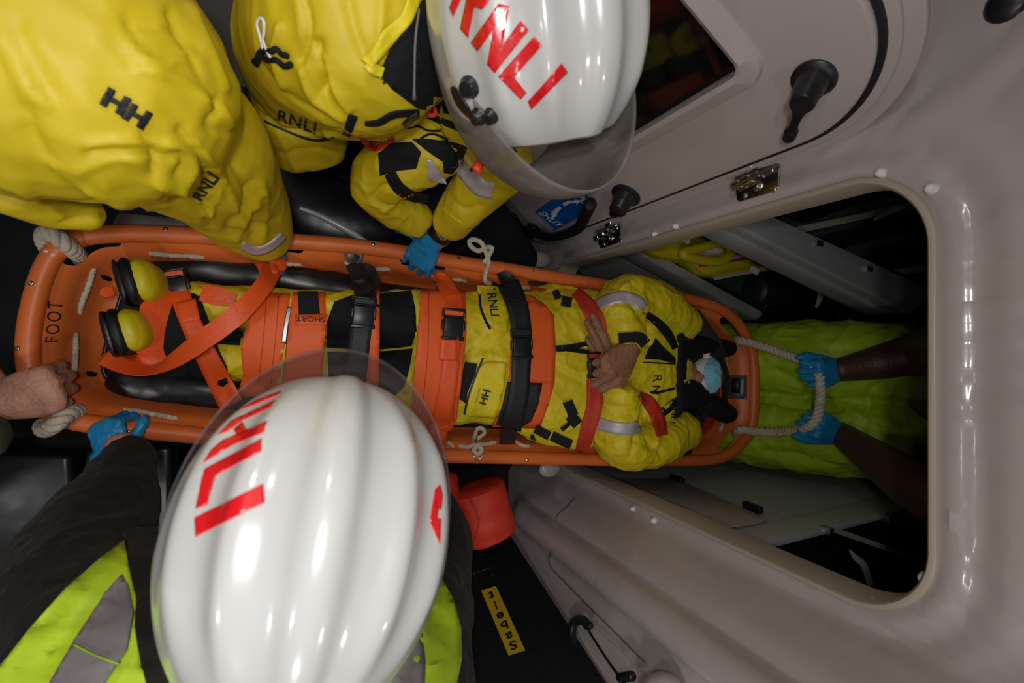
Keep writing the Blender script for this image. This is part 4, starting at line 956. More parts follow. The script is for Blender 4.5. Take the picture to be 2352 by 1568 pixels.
# orange wraps of the leg splint and the body wraps
WR = []
def wrap(name, poly, label, off=.004, m='splint', th=.004, tgt=None, g=16):
    o = patch(name, poly, tgt or ENV, M[m], None, off + .004, th, g); tag(o, label, 'wrap', 'orange wraps round the casualty'); WR.append(o); return o
w1 = wrap('splint_wrap', [(590, 671), (666, 672), (660, 760), (648, 830), (640, 910), (545, 910), (558, 860), (553, 800), (570, 730)], 'wide plain orange wrap round the shins, nearest the feet')
w2 = wrap('splint_wrap', [(672, 671), (748, 669), (748, 760), (740, 830), (735, 915), (645, 915), (655, 830), (662, 760)], 'orange wrap with a black fastening patch below the knees')
for x in (612, 640): strip('stitching', [(x, 680), (x - 6, 760), (x - 18, 880)], 1.6, ENV, M['redfab'], w1, .010, .0005)
patch('fastening_patch', [(684, 668), (730, 668), (735, 722), (686, 724)], ENV, M['velcro'], w2, .012, .003)
patch('flap', [(677, 723), (750, 720), (751, 745), (678, 747)], ENV, M['splint'], w2, .012, .003)
print_text('lettering', 'SHORT', [(746, 741), (680, 737), (680, 724), (746, 728)], ENV, M['ink'], w2, .016, .01)
strip('metal_stay', [(665, 705), (657, 745), (651, 788)], 11, ENV, M['alu'], w1, .009); strip('stay_strap', [(652, 790), (645, 850), (640, 905)], 12, ENV, M['packy'], w1, .008)
w3 = wrap('splint_wrap', [(832, 672), (872, 664), (872, 780), (870, 880), (862, 920), (820, 915), (802, 880), (812, 780)], 'narrow orange wrap under the black buckled strap at the knees', .007)
w4 = wrap('body_wrap', [(966, 662), (1070, 667), (1072, 760), (1062, 860), (1050, 960), (1036, 990), (940, 990), (948, 920), (955, 820), (962, 740)], 'broad orange wrap across the thighs with an orange buckled strap', .006)
for x in (985, 1058): strip('stitching', [(x, 672), (x - 2, 800), (x - 18, 970)], 1.6, ENV, M['redfab'], w4, .012, .0005)
w5 = wrap('body_wrap', [(1180, 668), (1225, 680), (1255, 700), (1270, 730), (1276, 800), (1274, 880), (1260, 930), (1240, 985), (1130, 980), (1160, 930), (1172, 860), (1175, 760)], 'orange wrap across the waist under the wide black strap', .008)
patch('flap', [(1212, 690), (1240, 690), (1272, 722), (1277, 800), (1271, 881), (1211, 877), (1214, 800)], ENV, M['splint'], w5, .017, .004)
patch('black_panel', [(1166, 878), (1246, 880), (1236, 930), (1220, 968), (1190, 985), (1140, 975), (1155, 930)], ENV, M['bwebbing'], w5, .017, .003)
# straps with side-release buckles; they belong to the stretcher
def buckle(px, py, w, h, rot, tgt, off, strapmat, parent, z=None):
    """frame plus the two clasp halves, laid at a pixel; w across the strap, h along it (px)"""
    hit = tgt.ray_cast(CAM, ray(px, py).normalized())[0] if tgt else P(px, py, z); c = hit - ray(px, py).normalized() * off; k = mpp(c)
    a = radians(rot); ux = Vector((cos(a), -sin(a), 0)); uy = Vector((sin(a), cos(a), 0)); uz = Vector((0, 0, 1))
    R3 = Matrix((ux, uy, uz)).transposed(); W_, H_ = w * k, h * k
    b = bmesh.new(); box(b, c - uy * H_ * .10, (W_ * .86, H_ * .62, .016), R3); box(b, c - uy * H_ * .44, (W_ * 1.0, H_ * .13, .018), R3)
    for s_ in (-1, 1):
        box(b, c + ux * (s_ * W_ * .46) - uy * (H_ * .02), (W_ * .12, H_ * .34, .014), R3); box(b, c + ux * (s_ * W_ * .46) + uy * (H_ * .36), (W_ * .09, H_ * .26, .014), R3)
    box(b, c + uy * H_ * .47, (W_ * 1.0, H_ * .09, .016), R3); box(b, c + uy * H_ * .25, (W_ * .9, H_ * .07, .015), R3)
    o = obj('buckle', b, M['plastic'], parent, smooth=False); bev(o, .003, 2)
    b = bmesh.new(); box(b, c + uy * H_ * .36, (W_ * .80, H_ * .14, .010), R3); obj('strap_turn', b, M[strapmat], parent, smooth=False); return o
def rib(line, nrm, w, m, parent=ST, nm='strap'): return obj(nm, ribbon(bmesh.new(), [P(*p) for p in line], [Vector(q) for q in nrm], w), M[m], parent)
NZ = (0, 0, 1)
# knee strap (black)
s1 = strip('strap', [(840, 668), (838, 700), (828, 760), (818, 850), (808, 925)], 50, ENV, M['bwebbing'], ST, .019)
rib([(822, 612, .672), (838, 622, .685), (850, 640, .70), (852, 664, .735)], [(0, -.4, 1), (0, -.5, 1), (-.3, -.6, 1), NZ], [.020, .05, .055, .05], 'bwebbing', s1, 'strap_end'); rib([(812, 648, .69), (826, 658, .735), (840, 672, .772)], [(.3, -.3, 1), (.2, -.4, 1), NZ], [.035, .045, .05], 'bwebbing', s1, 'strap_end')
rib([(806, 606, .69), (826, 640, .715), (838, 680, .765)], [(.3, -.3, 1), (.2, -.4, 1), NZ], [.03, .045, .05], 'bwebbing', s1, 'strap_end')
buckle(835, 718, 54, 72, 4, ENV, .024, 'bwebbing', s1)
# thigh strap (orange)
s2 = strip('strap', [(1038, 668), (1046, 700), (1040, 780), (1032, 870), (1018, 950), (1002, 1012)], [36, 40, 41, 40, 42, 40], ENV, M['webbing'], ST, .017)
rib([(996, 634, .675), (1010, 640, .70), (1024, 655, .735), (1038, 680, .772)], [(.3, -.4, 1), (.2, -.5, 1), (.1, -.4, 1), NZ], [.026, .04, .05, .05], 'webbing', s2, 'strap_end')
rib([(1005, 985, .73), (1002, 1005, .685), (1000, 1018, .66)], [(0, -.6, 1), (0, -1, .5), (0, -.8, .8)], [.05, .05, .052], 'webbing', s2, 'strap_end')
strip('strap_fold', [(1033, 772), (1030, 828)], 42, ENV, M['webbing'], s2, .021)
buckle(1041, 745, 54, 72, 3, ENV, .022, 'webbing', s2)
# waist strap (black)
s3 = strip('strap', [(1168, 650), (1188, 700), (1198, 760), (1197, 850), (1190, 920), (1172, 985)], [50, 48, 46, 44, 46, 50], ENV, M['bwebbing'], ST, .024)
rib([(1146, 640, .685), (1160, 642, .71), (1176, 660, .75), (1188, 690, .80)], [(.1, -.4, 1), (.1, -.5, 1), (.1, -.4, 1), NZ], [.04, .055, .065, .065], 'bwebbing', s3, 'strap_end')
rib([(1138, 650, .69), (1148, 672, .72), (1166, 684, .75)], [(.3, -.2, 1), (.2, -.3, 1), NZ], [.03, .04, .03], 'bwebbing', s3, 'strap_end')
rib([(1172, 980, .74), (1168, 1002, .69), (1164, 1020, .665)], [(0, -.6, 1), (0, -1, .5), (0, -.8, .8)], [.06, .055, .055], 'bwebbing', s3, 'strap_end')
buckle(1198, 790, 52, 70, -3, ENV, .030, 'bwebbing', s3)
# chest strap (red) under the arms, with a buckle half hidden by the hand
s4 = strip('strap', [(1322, 668), (1350, 700), (1372, 745), (1374, 800)], [22, 36, 38, 40], BJ, M['redfab'], ST, .008, relax=6)
strip('strap', [(1366, 872), (1366, 930), (1350, 990), (1336, 1040)], [36, 36, 34, 30], BJ, M['redfab'], ST, .008, relax=6)
strip('strap', [(1470, 905), (1492, 925), (1512, 960), (1522, 1000)], [14, 30, 30, 26], BJ, M['redfab'], ST, .006, relax=6)
strip('strap_fold', [(1352, 882), (1388, 884)], 30, BJ, M['redfab'], s4, .012); 
buckle(1366, 838, 36, 60, 0, BJ, .016, 'redfab', s4)
# foot strap: orange figure of eight, black flap and the loose strap to the rail
fl = patch('black_flap', [(372, 646), (455, 668), (500, 800), (548, 905), (470, 870), (372, 862)], ENV, M['black'], ST, .004, .003)
s5 = strip('strap', [(398, 620), (418, 690), (446, 760), (490, 850), (530, 930)], [46, 46, 48, 52, 54], ENV, M['webbing'], ST, .010, relax=4)
strip('strap_fold', [(425, 690), (436, 738)], 48, ENV, M['webbing'], s5, .014); buckle(402, 655, 56, 74, -14, ENV, .018, 'webbing', s5)
rib([(354, 622, .70), (362, 690, .735), (354, 770, .735), (325, 826, .72), (262, 826, .70), (234, 818, .69)], [(.5, 0, 1), (.6, 0, 1), (.6, .2, 1), (.5, .5, .8), (.2, .9, .5), (-.4, .8, .4)], [.05, .065, .075, .07, .055, .04], 'webbing', ST, 'foot_strap')
rib([(256, 660, .70), (240, 672, .70), (262, 668, .71)], [(0, 0, 1)] * 3, [.01, .02, .02], 'webbing', ST, 'foot_strap')
rib([(462, 672, .735), (500, 680, .742), (540, 690, .745)], [NZ] * 3, [.04, .045, .03], 'webbing', ST, 'foot_strap')
rib([(628, 604, .70), (622, 622, .74), (602, 660, .79), (545, 722, .82), (470, 778, .815), (400, 826, .79), (340, 850, .755), (290, 842, .735), (240, 822, .715)], [(.2, -.3, 1), (.3, -.2, 1), (.3, -.2, 1), (.2, .1, 1), (0, .3, 1), (-.1, .6, .9), (0, .9, .6), (-.3, .8, .5), (-.6, .6, .4)], [.055, .05, .042, .044, .046, .044, .042, .04, .035], 'webbing', ST, 'loose_strap')
kb = bmesh.new(); loft(kb, [P(600, 600, .70), P(626, 604, .712), P(650, 606, .70)], [(.018, .012), (.020, .014), (.018, .010)], 16, 4); loft(kb, [P(612, 604, .715), P(618, 628, .735)], [(.024, .008), (.020, .006)], 14, 3); folds(obj('strap_knot', kb, M['webbing'], ST), .004, 25)
# head end: red pad, black head straps and blocks, hood and mask
rp = slab('head_pad', [P(x, y, .60) for x, y in cr([(1530, 770), (1580, 740), (1640, 770), (1655, 860), (1650, 960), (1600, 1010), (1540, 1010), (1510, 900)], 3, True)], (0, 0, -.03), M['redfab'], MT, .01)
bm = bmesh.new(); loft(bm, [P(1545, 802, .66), P(1610, 796, .67), P(1668, 800, .66)], [(.045, .05), (.045, .055), (.035, .05)], 18, 4, cap=.4); obj('head_block', bm, M['black'], ST)
bm = bmesh.new(); loft(bm, [P(1590, 935, .66), P(1630, 930, .67), P(1668, 950, .65)], [(.045, .05), (.045, .055), (.04, .05)], 18, 4, cap=.4); obj('head_block', bm, M['black'], ST)
hs = rib([(1592, 722, .68), (1615, 755, .69), (1640, 790, .71), (1655, 820, .73)], [(-.2, -.3, 1)] * 4, .062, 'bwebbing', ST, 'head_strap')
rib([(1570, 1040, .67), (1590, 1000, .68), (1610, 950, .70), (1625, 920, .73)], [(-.2, .3, 1)] * 4, .055, 'bwebbing', ST, 'head_strap')
rib([(1640, 800, .715), (1668, 860, .70), (1662, 960, .69)], [(.1, 0, 1)] * 3, .03, 'bwebbing', ST, 'head_strap')
for x, y in ((1582, 704), (1573, 1042)): bev(obj('strap_clip', box(bmesh.new(), SH(x, y, .01), (.035, .022, .012)), M['plastic'], ST), .004)
bm = bmesh.new(); cc_ = P(1556, 858, .72)
tube(bm, [P(x, y, z) for x, y, z in ((1530, 740, .70), (1556, 770, .75), (1562, 810, .78), (1560, 860, .79), (1560, 905, .785), (1550, 945, .76), (1525, 968, .71))], [.016, .022, .023, .022, .023, .022, .016], 18, 6)
limb(bm, [(1560, 905, .77, 30, .04), (1600, 905, .74, 32, .04), (1625, 905, .71, 20, .03)]); limb(bm, [(1550, 800, .76, 34, .04), (1600, 805, .70, 28, .04)])
cl = fuse('collar', bm, .005, M['black'], CAS, 2); folds(cl, .004, 14, seed=6)
BC = bvh(cl)
for i, x in enumerate((1572, 1580)): strip('stitching', [(x, 872), (x + 4, 880)], 3, BC, M['white'], cl, .003, .0005)
hb_ = bmesh.new(); ball(hb_, HC_ + HU * .045, (.098, .088, .082), 28, 20); o = obj('hood', hb_, M['black'], CAS)
# face mask: pleated, white edge towards the chin
mc = HC_ + HF * .068 - HU * .020
db = bmesh.new(); ball(db, mc, (.072, .078, .070), 32, 24); me = bpy.data.meshes.new('d'); db.to_mesh(me); db.free(); BM_ = bvh(me); bpy.data.meshes.remove(me)
mk = patch('face_mask', [(1612, 818), (1632, 816), (1650, 828), (1660, 850), (1658, 880), (1645, 902), (1622, 908), (1612, 880), (1608, 850)], BM_, M['maskb'], CAS, .003, .002, 6)
folds(mk, .003, 30, seed=8, axis=(0, 1, 0))
patch('mask_edge', [(1586, 832), (1598, 816), (1632, 810), (1626, 824), (1618, 840), (1613, 862), (1622, 882), (1626, 905), (1610, 902), (1592, 878)], BM_, M['maskw'], mk, .008, .002, 6)
# =====================================================  HELMETS
def basis(f, u):
    f = Vector(f).normalized(); u = Vector(u); u = (u - f * u.dot(f)).normalized(); return f.cross(u), f, u
def helmet(parent, c, f, u, a=.135, b=.168, cc=.150, vis='visor', tilt=0, vo=.024, lmax=60, va=.006):
    r, f, u = basis(f, u); c = Vector(c)
    h = obj('helmet', bmesh.new(), M['helmet'], parent); bpy.data.objects.remove(h)
    bm = bmesh.new(); rows = []; NL, NA = 96, 120
    for i in range(NL + 1):
        la = radians(-86 + (86 + lmax) * i / NL); row = []
        lim = 112 + 8 * max(0, -sin(la))
        for j in range(NA + 1):
            lo = radians(-lim + 2 * lim * j / NA); d = math.degrees(lo)
            fade = max(0, min(1, (80 + math.degrees(la)) / 24)) ** .8
            k = .017 * math.exp(-(abs(d) / 9.5) ** 3) * fade
            for q, w_, am in ((29, 6.5, .011), (54, 7, .009), (80, 7, .004)):
                e = min(1, max(0, (70 - q * .35 + math.degrees(la)) / 30)) * (1 if la < .4 else max(0, 1 - (la - .4) / .5))
                k += am * e * (math.exp(-((d - q) / w_) ** 2) + math.exp(-((d + q) / w_) ** 2))
            ex = .86
            cl, sl_ = cos(la), sin(la)
            p = r * ((a + k) * sin(lo) * abs(cl) ** ex) + f * (b * sl_ * (1 if sl_ < 0 else .97)) + u * ((cc + k) * cos(lo) * abs(cl) ** ex)
            row.append(bm.verts.new(c + p))
        rows.append(row)
    for A, B in zip(rows, rows[1:]):
        for j in range(NA): bm.faces.new((A[j], A[j + 1], B[j + 1], B[j]))
    bm.faces.new(rows[0])
    bmesh.ops.recalc_face_normals(bm, faces=bm.faces[:])
    t = bm.faces[len(bm.faces) // 2]
    if t.normal.dot(t.calc_center_median() - c) < 0: bmesh.ops.reverse_faces(bm, faces=bm.faces[:])
    h = obj('helmet', bm, M['helmet'], parent, normals=False); solid_mod(h, .006)
    # rubber edge of the shell
    lp = rows_edge = [v for v in []]
    # padded inside, seen at the rim
    bm = bmesh.new(); ball(bm, c - u * .015, (a * .90, b * .80, cc * .86), 28, 18, Matrix((r, f, u)).transposed()); obj('liner', bm, M['black'], h)
    # visor: one curved sheet, hinged at the temples
    ct, st_ = cos(radians(tilt)), sin(radians(tilt)); f2 = f * ct - u * st_; u2 = u * ct + f * st_
    bm = bmesh.new(); rows = []; NA, NH = 64, 22
    for i in range(NH + 1):
        row = []
        for j in range(NA + 1):
            az = radians(-92 + 184 * j / NA); e = abs(az) / radians(92)
            top = .062 - .055 * e ** 2; bot = -.150 + .095 * e ** 2.2
            z = top + (bot - top) * i / NH
            bl = math.sqrt(max(.05, 1 - ((z - .01) / .235) ** 2))
            row.append(bm.verts.new(c + (r * ((a + va) * sin(az)) + f2 * ((b + vo) * cos(az) ** 1.0)) * bl + u2 * z))
        rows.append(row)
    for A, B in zip(rows, rows[1:]):
        for j in range(NA): bm.faces.new((A[j], A[j + 1], B[j + 1], B[j]))
    v = obj('visor', bm, M[vis], h); solid_mod(v, .002, 0)
    def fitting(az, z, rad, m='plastic', th=.010):
        azr = radians(az); bl = math.sqrt(max(.05, 1 - ((z - .01) / .235) ** 2))
        q = c + (r * ((a + .013) * sin(azr)) + f2 * ((b + .025) * cos(azr))) * bl + u2 * z; nn = (r * sin(azr) + f2 * cos(azr)).normalized()
        obj('visor_knob', lathe(bmesh.new(), q, nn, [(rad, -.008), (rad, th * .6), (rad * .8, th), (.0005, th * 1.05)], 24), M[m], h)
    return h, v, (r, f, u, c), fitting
def cloth(name, specs, m, parent, vox=.006, amp=.006, freq=9, seed=0, creases=(), it=2, extra=None, k=1.0, axis=None):
    bm = bmesh.new()
    for s_ in specs: limb(bm, s_, k)
    if extra: extra(bm)
    o = fuse(name, bm, vox, m, parent, it)
    folds(o, amp, freq, seed=seed, creases=creases, axis=axis, squash=.3); return o
def wlimb(bm, pts, rad, k=1.0, seg=24): return loft(bm, [Vector(p) for p in pts], [tuple(x * k for x in r) if isinstance(r, tuple) else r * k for r in rad], seg, 5)
# ---------------------------------------------------------------- crew at the left, back of a yellow jacket
C2 = empty('person', Vector((-.40, .42, 0)), 'crew member in plain yellow jacket bending over the foot end, back turned', 'person')
t2 = [(-330, 60, 1.18, 250), (-130, 80, 1.27, 300), (60, 130, 1.32, 310), (230, 190, 1.32, 280), (350, 250, 1.25, 205)]
a2 = [(330, 260, 1.24, 190), (430, 330, 1.16, 168), (505, 410, 1.02, 128), (560, 480, .90, 98), (606, 545, .79, 62)]
h2 = [(120, 40, 1.34, 250), (270, 40, 1.26, 165), (380, 160, 1.2, 140)]
fold2 = [([(140, 510), (250, 492), (360, 488)], 14, -.012), ([(0, 415), (60, 440), (140, 500)], 22, .016), ([(60, 300), (130, 420), (230, 470)], 26, -.010), ([(180, 390), (260, 360), (330, 360)], 24, .010), ([(330, 310), (355, 350), (350, 390)], 16, -.014),
         ([(385, 325), (440, 350), (450, 390), (415, 430)], 14, .012), ([(400, 345), (425, 370), (405, 400)], 10, -.012), ([(300, 110), (360, 150), (430, 120)], 24, .010), ([(290, 40), (330, 110), (420, 120)], 20, -.010), ([(500, 230), (480, 290), (540, 300)], 14, -.012),
         ([(430, 0), (470, 90), (520, 200)], 14, .012), ([(390, 30), (450, 150), (500, 250)], 16, -.014), ([(470, 210), (505, 240), (530, 290)], 12, .010), ([(510, 400), (500, 470), (470, 500)], 12, .012), ([(490, 390), (470, 450), (480, 520)], 10, -.014),
         ([(580, 420), (560, 480), (520, 520)], 12, -.012), ([(600, 440), (570, 500), (540, 550)], 10, .010), ([(480, 500), (540, 520), (590, 470)], 12, .012), ([(520, 530), (570, 520), (640, 500)], 10, -.010), ([(40, 60), (90, 160), (130, 230)], 26, -.010), ([(0, 90), (60, 200), (110, 240)], 26, .010), ([(230, 420), (300, 470), (380, 470)], 16, .010), ([(0, 150), (60, 330), (100, 480)], 30, -.006)]
bm = bmesh.new(); limb(bm, t2, .72); limb(bm, a2, .66); limb(bm, [(520, 470, 1.0, 40), (590, 535, .80, 34), (612, 560, .77, 30)]); head(bm, P(20, -520, 1.50), (.5, -.45, -.75), (.5, .2, .7))
wlimb(bm, [(-.62, .55, 1.0), (-.60, .60, .55), (-.60, .66, .12)], [.10, .075, .055]); wlimb(bm, [(-.36, .60, 1.0), (-.30, .64, .55), (-.30, .70, .12)], [.10, .075, .055]); wlimb(bm, [(-.40, .40, 1.28), (-.48, .56, 1.05), (-.48, .58, .95)], [(.14, .12), (.16, .12), (.16, .12)])
fuse('body', bm, .006, M['skin'], C2, 2)
fold2 = [(l_, w_ * .62, d_ * .55) for l_, w_, d_ in fold2] + [([(415, 300), (470, 380), (500, 480)], 9, -.009), ([(450, 330), (520, 420), (560, 520)], 8, .008), ([(540, 380), (575, 450), (580, 540)], 8, -.008), ([(600, 420), (610, 480), (600, 550)], 8, .007), ([(360, 420), (430, 440), (480, 490)], 9, .008), ([(380, 450), (440, 470), (490, 520)], 8, -.008),
    ([(200, 330), (300, 320), (400, 340)], 10, .006), ([(210, 350), (300, 345), (390, 365)], 9, -.007), ([(120, 380), (200, 440), (300, 480)], 10, .008), ([(60, 250), (100, 350), (180, 430)], 10, -.007), ([(320, 160), (420, 190), (500, 260)], 9, .007), ([(300, 60), (380, 60), (460, 110)], 9, -.006)]
jk2 = cloth('jacket', [t2, a2, h2], M['yellow'], C2, .006, .005, 7, 11, fold2, 2, axis=(.5, -.5, -.5), extra=lambda b: limb(b, [(30, 430, 1.16, 70), (120, 480, 1.12, 50), (215, 496, 1.10, 34)]))
B2 = bvh(jk2)
bm = bmesh.new(); wlimb(bm, [(-.62, .55, 1.02), (-.60, .60, .55), (-.60, .66, .10)], [.125, .105, .085]); wlimb(bm, [(-.36, .60, 1.02), (-.30, .64, .55), (-.30, .70, .10)], [.125, .105, .085]); wlimb(bm, [(-.46, .50, 1.12), (-.48, .57, .95)], [(.20, .15), (.20, .15)])
folds(fuse('trousers', bm, .008, M['black'], C2, 2), .006, 8, seed=3)
for x, y in ((-.60, .64), (-.30, .68)):
    bm = bmesh.new(); wlimb(bm, [(x, y + .03, .10), (x, y, .05), (x + .02, y - .10, .045)], [(.05, .05), (.055, .045), (.05, .04)]); obj('boot', bm, M['rubber'], C2)
def H_poly(bl, br, tr, tl):
    out = []
    for x, y in ((0, 0), (0, 1), (.31, 1), (.31, .63), (.69, .63), (.69, 1), (1, 1), (1, 0), (.69, 0), (.69, .37), (.31, .37), (.31, 0)):
        b_ = np.array(bl) * (1 - x) + np.array(br) * x; t_ = np.array(tl) * (1 - x) + np.array(tr) * x; out.append(tuple(b_ * (1 - y) + t_ * y))
    return out
for pl in (H_poly((228, 238), (279, 267), (303, 229), (250, 199)), H_poly((279, 271), (328, 300), (352, 262), (304, 236))):
    patch('lettering', pl, B2, M['ink'], jk2, .003, .002, 8)
print_text('lettering', 'RNLI', [(440, 452), (478, 392), (506, 410), (462, 462)], B2, M['ink'], jk2, .004, .03)
strip('cuff_band', [(556, 566), (590, 578), (625, 566), (652, 542)], 20, B2, M['reflect'], jk2, .004)
bm = bmesh.new(); hand(bm, P(578, 545, .735), P(640, 566, .69) - P(578, 545, .735), (.1, .3, 1), 1, [(1.0, 1.2, .8)] * 4, (.4, .2, .2), .95); fuse('glove', bm, .0028, M['glove'], C2, 2)
# ---------------------------------------------------------------- crew with the helmet at the top
C3 = empty('person', Vector((.15, .62, 0)), 'crew member at top in yellow jacket and white helmet, one blue glove on the rail', 'person')
t3 = [(1010, 10, 1.30, 120), (930, 40, 1.30, 185), (820, 70, 1.28, 225), (720, 110, 1.18, 165), (660, 170, 1.05, 105)]
sk3 = [(690, 160, 1.05, 125), (694, 245, .98, 104, .07), (706, 310, .92, 96, .05), (712, 366, .86, 80, .03)]
fr3 = [(760, 200, 1.16, 110), (860, 240, 1.12, 80), (960, 265, 1.10, 52), (1040, 290, 1.10, 44)]
a3 = [(1080, 250, 1.22, 80), (1130, 320, 1.14, 80), (1150, 372, 1.08, 70), (1110, 420, 1.0, 64), (1064, 474, .93, 52), (1036, 510, .87, 46)]
b3 = [(1010, 330, 1.08, 74), (930, 370, 1.02, 72), (870, 410, .95, 62), (868, 440, .92, 52), (910, 480, .88, 44), (965, 508, .85, 36)]
HC3 = Vector((.308, .428, 1.505)); HF3 = Vector((.36, -.80, -.42)); HU3 = Vector((.10, -.30, .9))
bm = bmesh.new(); limb(bm, t3, .72); limb(bm, a3, .68); limb(bm, [(1064, 474, .93, 30), (1024, 520, .85, 30), (1008, 545, .80, 30)], .9); limb(bm, b3, .68)
head(bm, HC3 - Vector(HU3).normalized() * .045 + Vector(HF3).normalized() * .02, HF3, HU3); wlimb(bm, [HC3 - Vector((.02, -.05, .12)), P(1000, 20, 1.32)], [.06, .09])
wlimb(bm, [P(760, 130, 1.12), (.15, .78, .92)], [(.13, .11), (.14, .12)]); wlimb(bm, [(.07, .74, .95), (.09, .75, .55), (.07, .84, .12)], [.095, .075, .055]); wlimb(bm, [(.27, .77, .95), (.30, .79, .55), (.28, .86, .12)], [.095, .075, .055])
fuse('body', bm, .0055, M['skin'], C3, 2)
fold3 = [([(700, 0), (712, 60), (690, 140)], 10, -.010), ([(730, 100), (745, 170), (745, 210)], 12, -.016), ([(740, 130), (765, 200), (800, 250)], 9, .012), ([(690, 160), (720, 230), (790, 270)], 10, .010), ([(800, 0), (820, 80), (850, 150)], 14, -.008), ([(640, 60), (630, 130), (650, 200)], 10, .010),
         ([(880, 0), (870, 100), (850, 160)], 12, .008), ([(600, 150), (660, 220), (740, 270)], 10, -.010), ([(850, 330), (880, 360), (950, 380)], 8, -.008), ([(830, 420), (860, 470), (930, 500)], 8, .006), ([(860, 450), (880, 430), (910, 430)], 8, -.010), ([(1090, 390), (1120, 410), (1160, 395)], 7, -.008),
         ([(1060, 330), (1110, 360), (1160, 350)], 8, .008), ([(1040, 460), (1070, 480), (1100, 470)], 7, -.006), ([(1075, 375), (1110, 385), (1150, 375)], 6, .006), ([(880, 480), (900, 470), (920, 440)], 6, .006), ([(615, 350), (690, 340), (770, 350)], 6, -.004), ([(640, 300), (680, 380)], 14, .012), ([(590, 262), (670, 300), (780, 300)], 7, -.010)]
jk3 = cloth('jacket', [t3, sk3, fr3, a3], M['yellow'], C3, .005, .006, 9, 21, fold3, 2, axis=(.3, -.75, -.5))
sl3 = cloth('sleeve', [b3], M['yellow'], C3, .005, .006, 11, 5, fold3, 2)
B3 = bvh(jk3, sl3)
bm = bmesh.new(); wlimb(bm, [(.07, .74, .98), (.09, .75, .55), (.07, .84, .10)], [.12, .10, .08]); wlimb(bm, [(.27, .77, .98), (.30, .79, .55), (.28, .86, .10)], [.12, .10, .08]); wlimb(bm, [P(760, 150, 1.06), (.16, .77, .92)], [(.14, .12), (.17, .13)])
folds(fuse('trousers', bm, .008, M['black'], C3, 2), .006, 8, seed=9)
for x, y in ((.07, .82), (.28, .84)):
    bm = bmesh.new(); wlimb(bm, [(x, y + .03, .10), (x, y, .05), (x + .02, y - .10, .045)], [(.05, .05), (.055, .045), (.05, .04)]); obj('boot', bm, M['rubber'], C3)
# details of that jacket
print_text('lettering', 'RNLI', [(640, 252), (728, 281), (724, 309), (637, 276)], B3, M['ink'], jk3, .004, .02, space=1.1)
patch('pocket_flap', [(596, 210), (640, 238), (720, 268), (800, 300), (794, 314), (770, 318), (735, 326), (690, 314), (620, 288), (592, 268)], B3, M['yellow2'], jk3, .003, .003, 12) if False else None
strip('flap_piping', [(606, 278), (650, 298), (700, 318), (735, 324), (768, 317)], 4, B3, M['ink'], jk3, .004)
strip('trim_tab', [(812, 268), (795, 312)], 20, B3, M['black'], jk3, .005)
strip('zip_tape', [(838, 286), (870, 284), (900, 268), (935, 262), (964, 262)], [8, 13, 14, 13, 16], B3, M['black'], jk3, .006)
strip('zip_tape', [(984, 268), (1030, 288), (1080, 306), (1130, 320), (1185, 350)], [9, 9, 10, 10, 10], B3, M['black'], jk3, .006)
for i in range(24):
    t = i / 23; x, y = 992 + 100 * t, 266 + 43 * t
    hit = B3.ray_cast(CAM, ray(x, y).normalized())[0]
    if hit: obj('zip_tooth', box(bmesh.new(), hit - ray(x, y).normalized() * .009, (.0032, .008, .004), Matrix.Rotation(-.4, 3, 'Z')), M['plastic'], jk3)
strip('zip_puller', [(930, 292), (945, 276), (962, 266)], [14, 12, 12], B3, M['plastic'], jk3, .012)
cn = patch('collar_lining', [(872, 170), (900, 110), (950, 40), (990, -30), (1050, -20), (1040, 120), (1060, 220), (1040, 262), (990, 255), (960, 250), (900, 205)], B3, M['black'], jk3, .006, .004, 14)
strip('collar_seam', [(964, 20), (955, 100), (952, 230)], 3, B3, M['greyfab'], cn, .012)
strip('collar_edge', [(842, 146), (866, 120), (905, 72), (935, 40), (958, -20)], [30, 34, 34, 30, 30], B3, M['yellow2'], jk3, .012, .006)
strip('collar_edge', [(842, 146), (860, 160), (880, 168)], [22, 26, 24], B3, M['yellow2'], jk3, .010, .006)
print_text('lettering', 'HH', [(854, 148), (892, 186), (882, 194), (842, 152)], B3, M['ink'], jk3, .006, .03)
bm = bmesh.new()
def zz(line, r, m, nm, lift=.008, par=None):
    pts = []
    for x, y in line:
        hit = B3.ray_cast(CAM, ray(x, y).normalized())[0]
        if hit is None: hit = P(x, y, 1.0)
        pts.append(hit - ray(x, y).normalized() * lift)
    return obj(nm, tube(bmesh.new(), pts, r, 8, 4), M[m], par or jk3)
zz([(592, 130), (600, 118), (622, 118), (634, 112), (646, 124), (660, 128)], .0040, 'black', 'drawcord'); zz([(598, 128), (612, 138), (634, 138), (652, 152), (668, 148)], .0042, 'black', 'drawcord'); zz([(580, 140), (590, 150), (594, 132), (582, 140)], .003, 'black', 'drawcord')
zz([(606, 120), (596, 80), (590, 56), (597, 42), (606, 50), (606, 78), (604, 95), (620, 130)], .0022, 'white', 'white_cord', .014)
zz([(936, 295), (960, 290), (985, 300), (1012, 300)], .0022, 'black', 'cord'); zz([(966, 318), (985, 308), (1005, 310), (1028, 320)], .0022, 'black', 'cord')
tg = bmesh.new(); tube(tg, [P(x, y, 1.22) for x, y in ((982, 264), (992, 236), (1000, 262), (984, 264))], .0045, 8, 4); obj('red_toggle', tg, M['bag'], jk3)
patch('elbow_panel', [(868, 352), (900, 328), (945, 325), (966, 350), (955, 388), (915, 392), (872, 404)], B3, M['black'], sl3, .004, .003, 10)
strip('sleeve_band', [(895, 398), (915, 432), (950, 452), (985, 455)], [26, 26, 24, 20], B3, M['black'], sl3, .004)
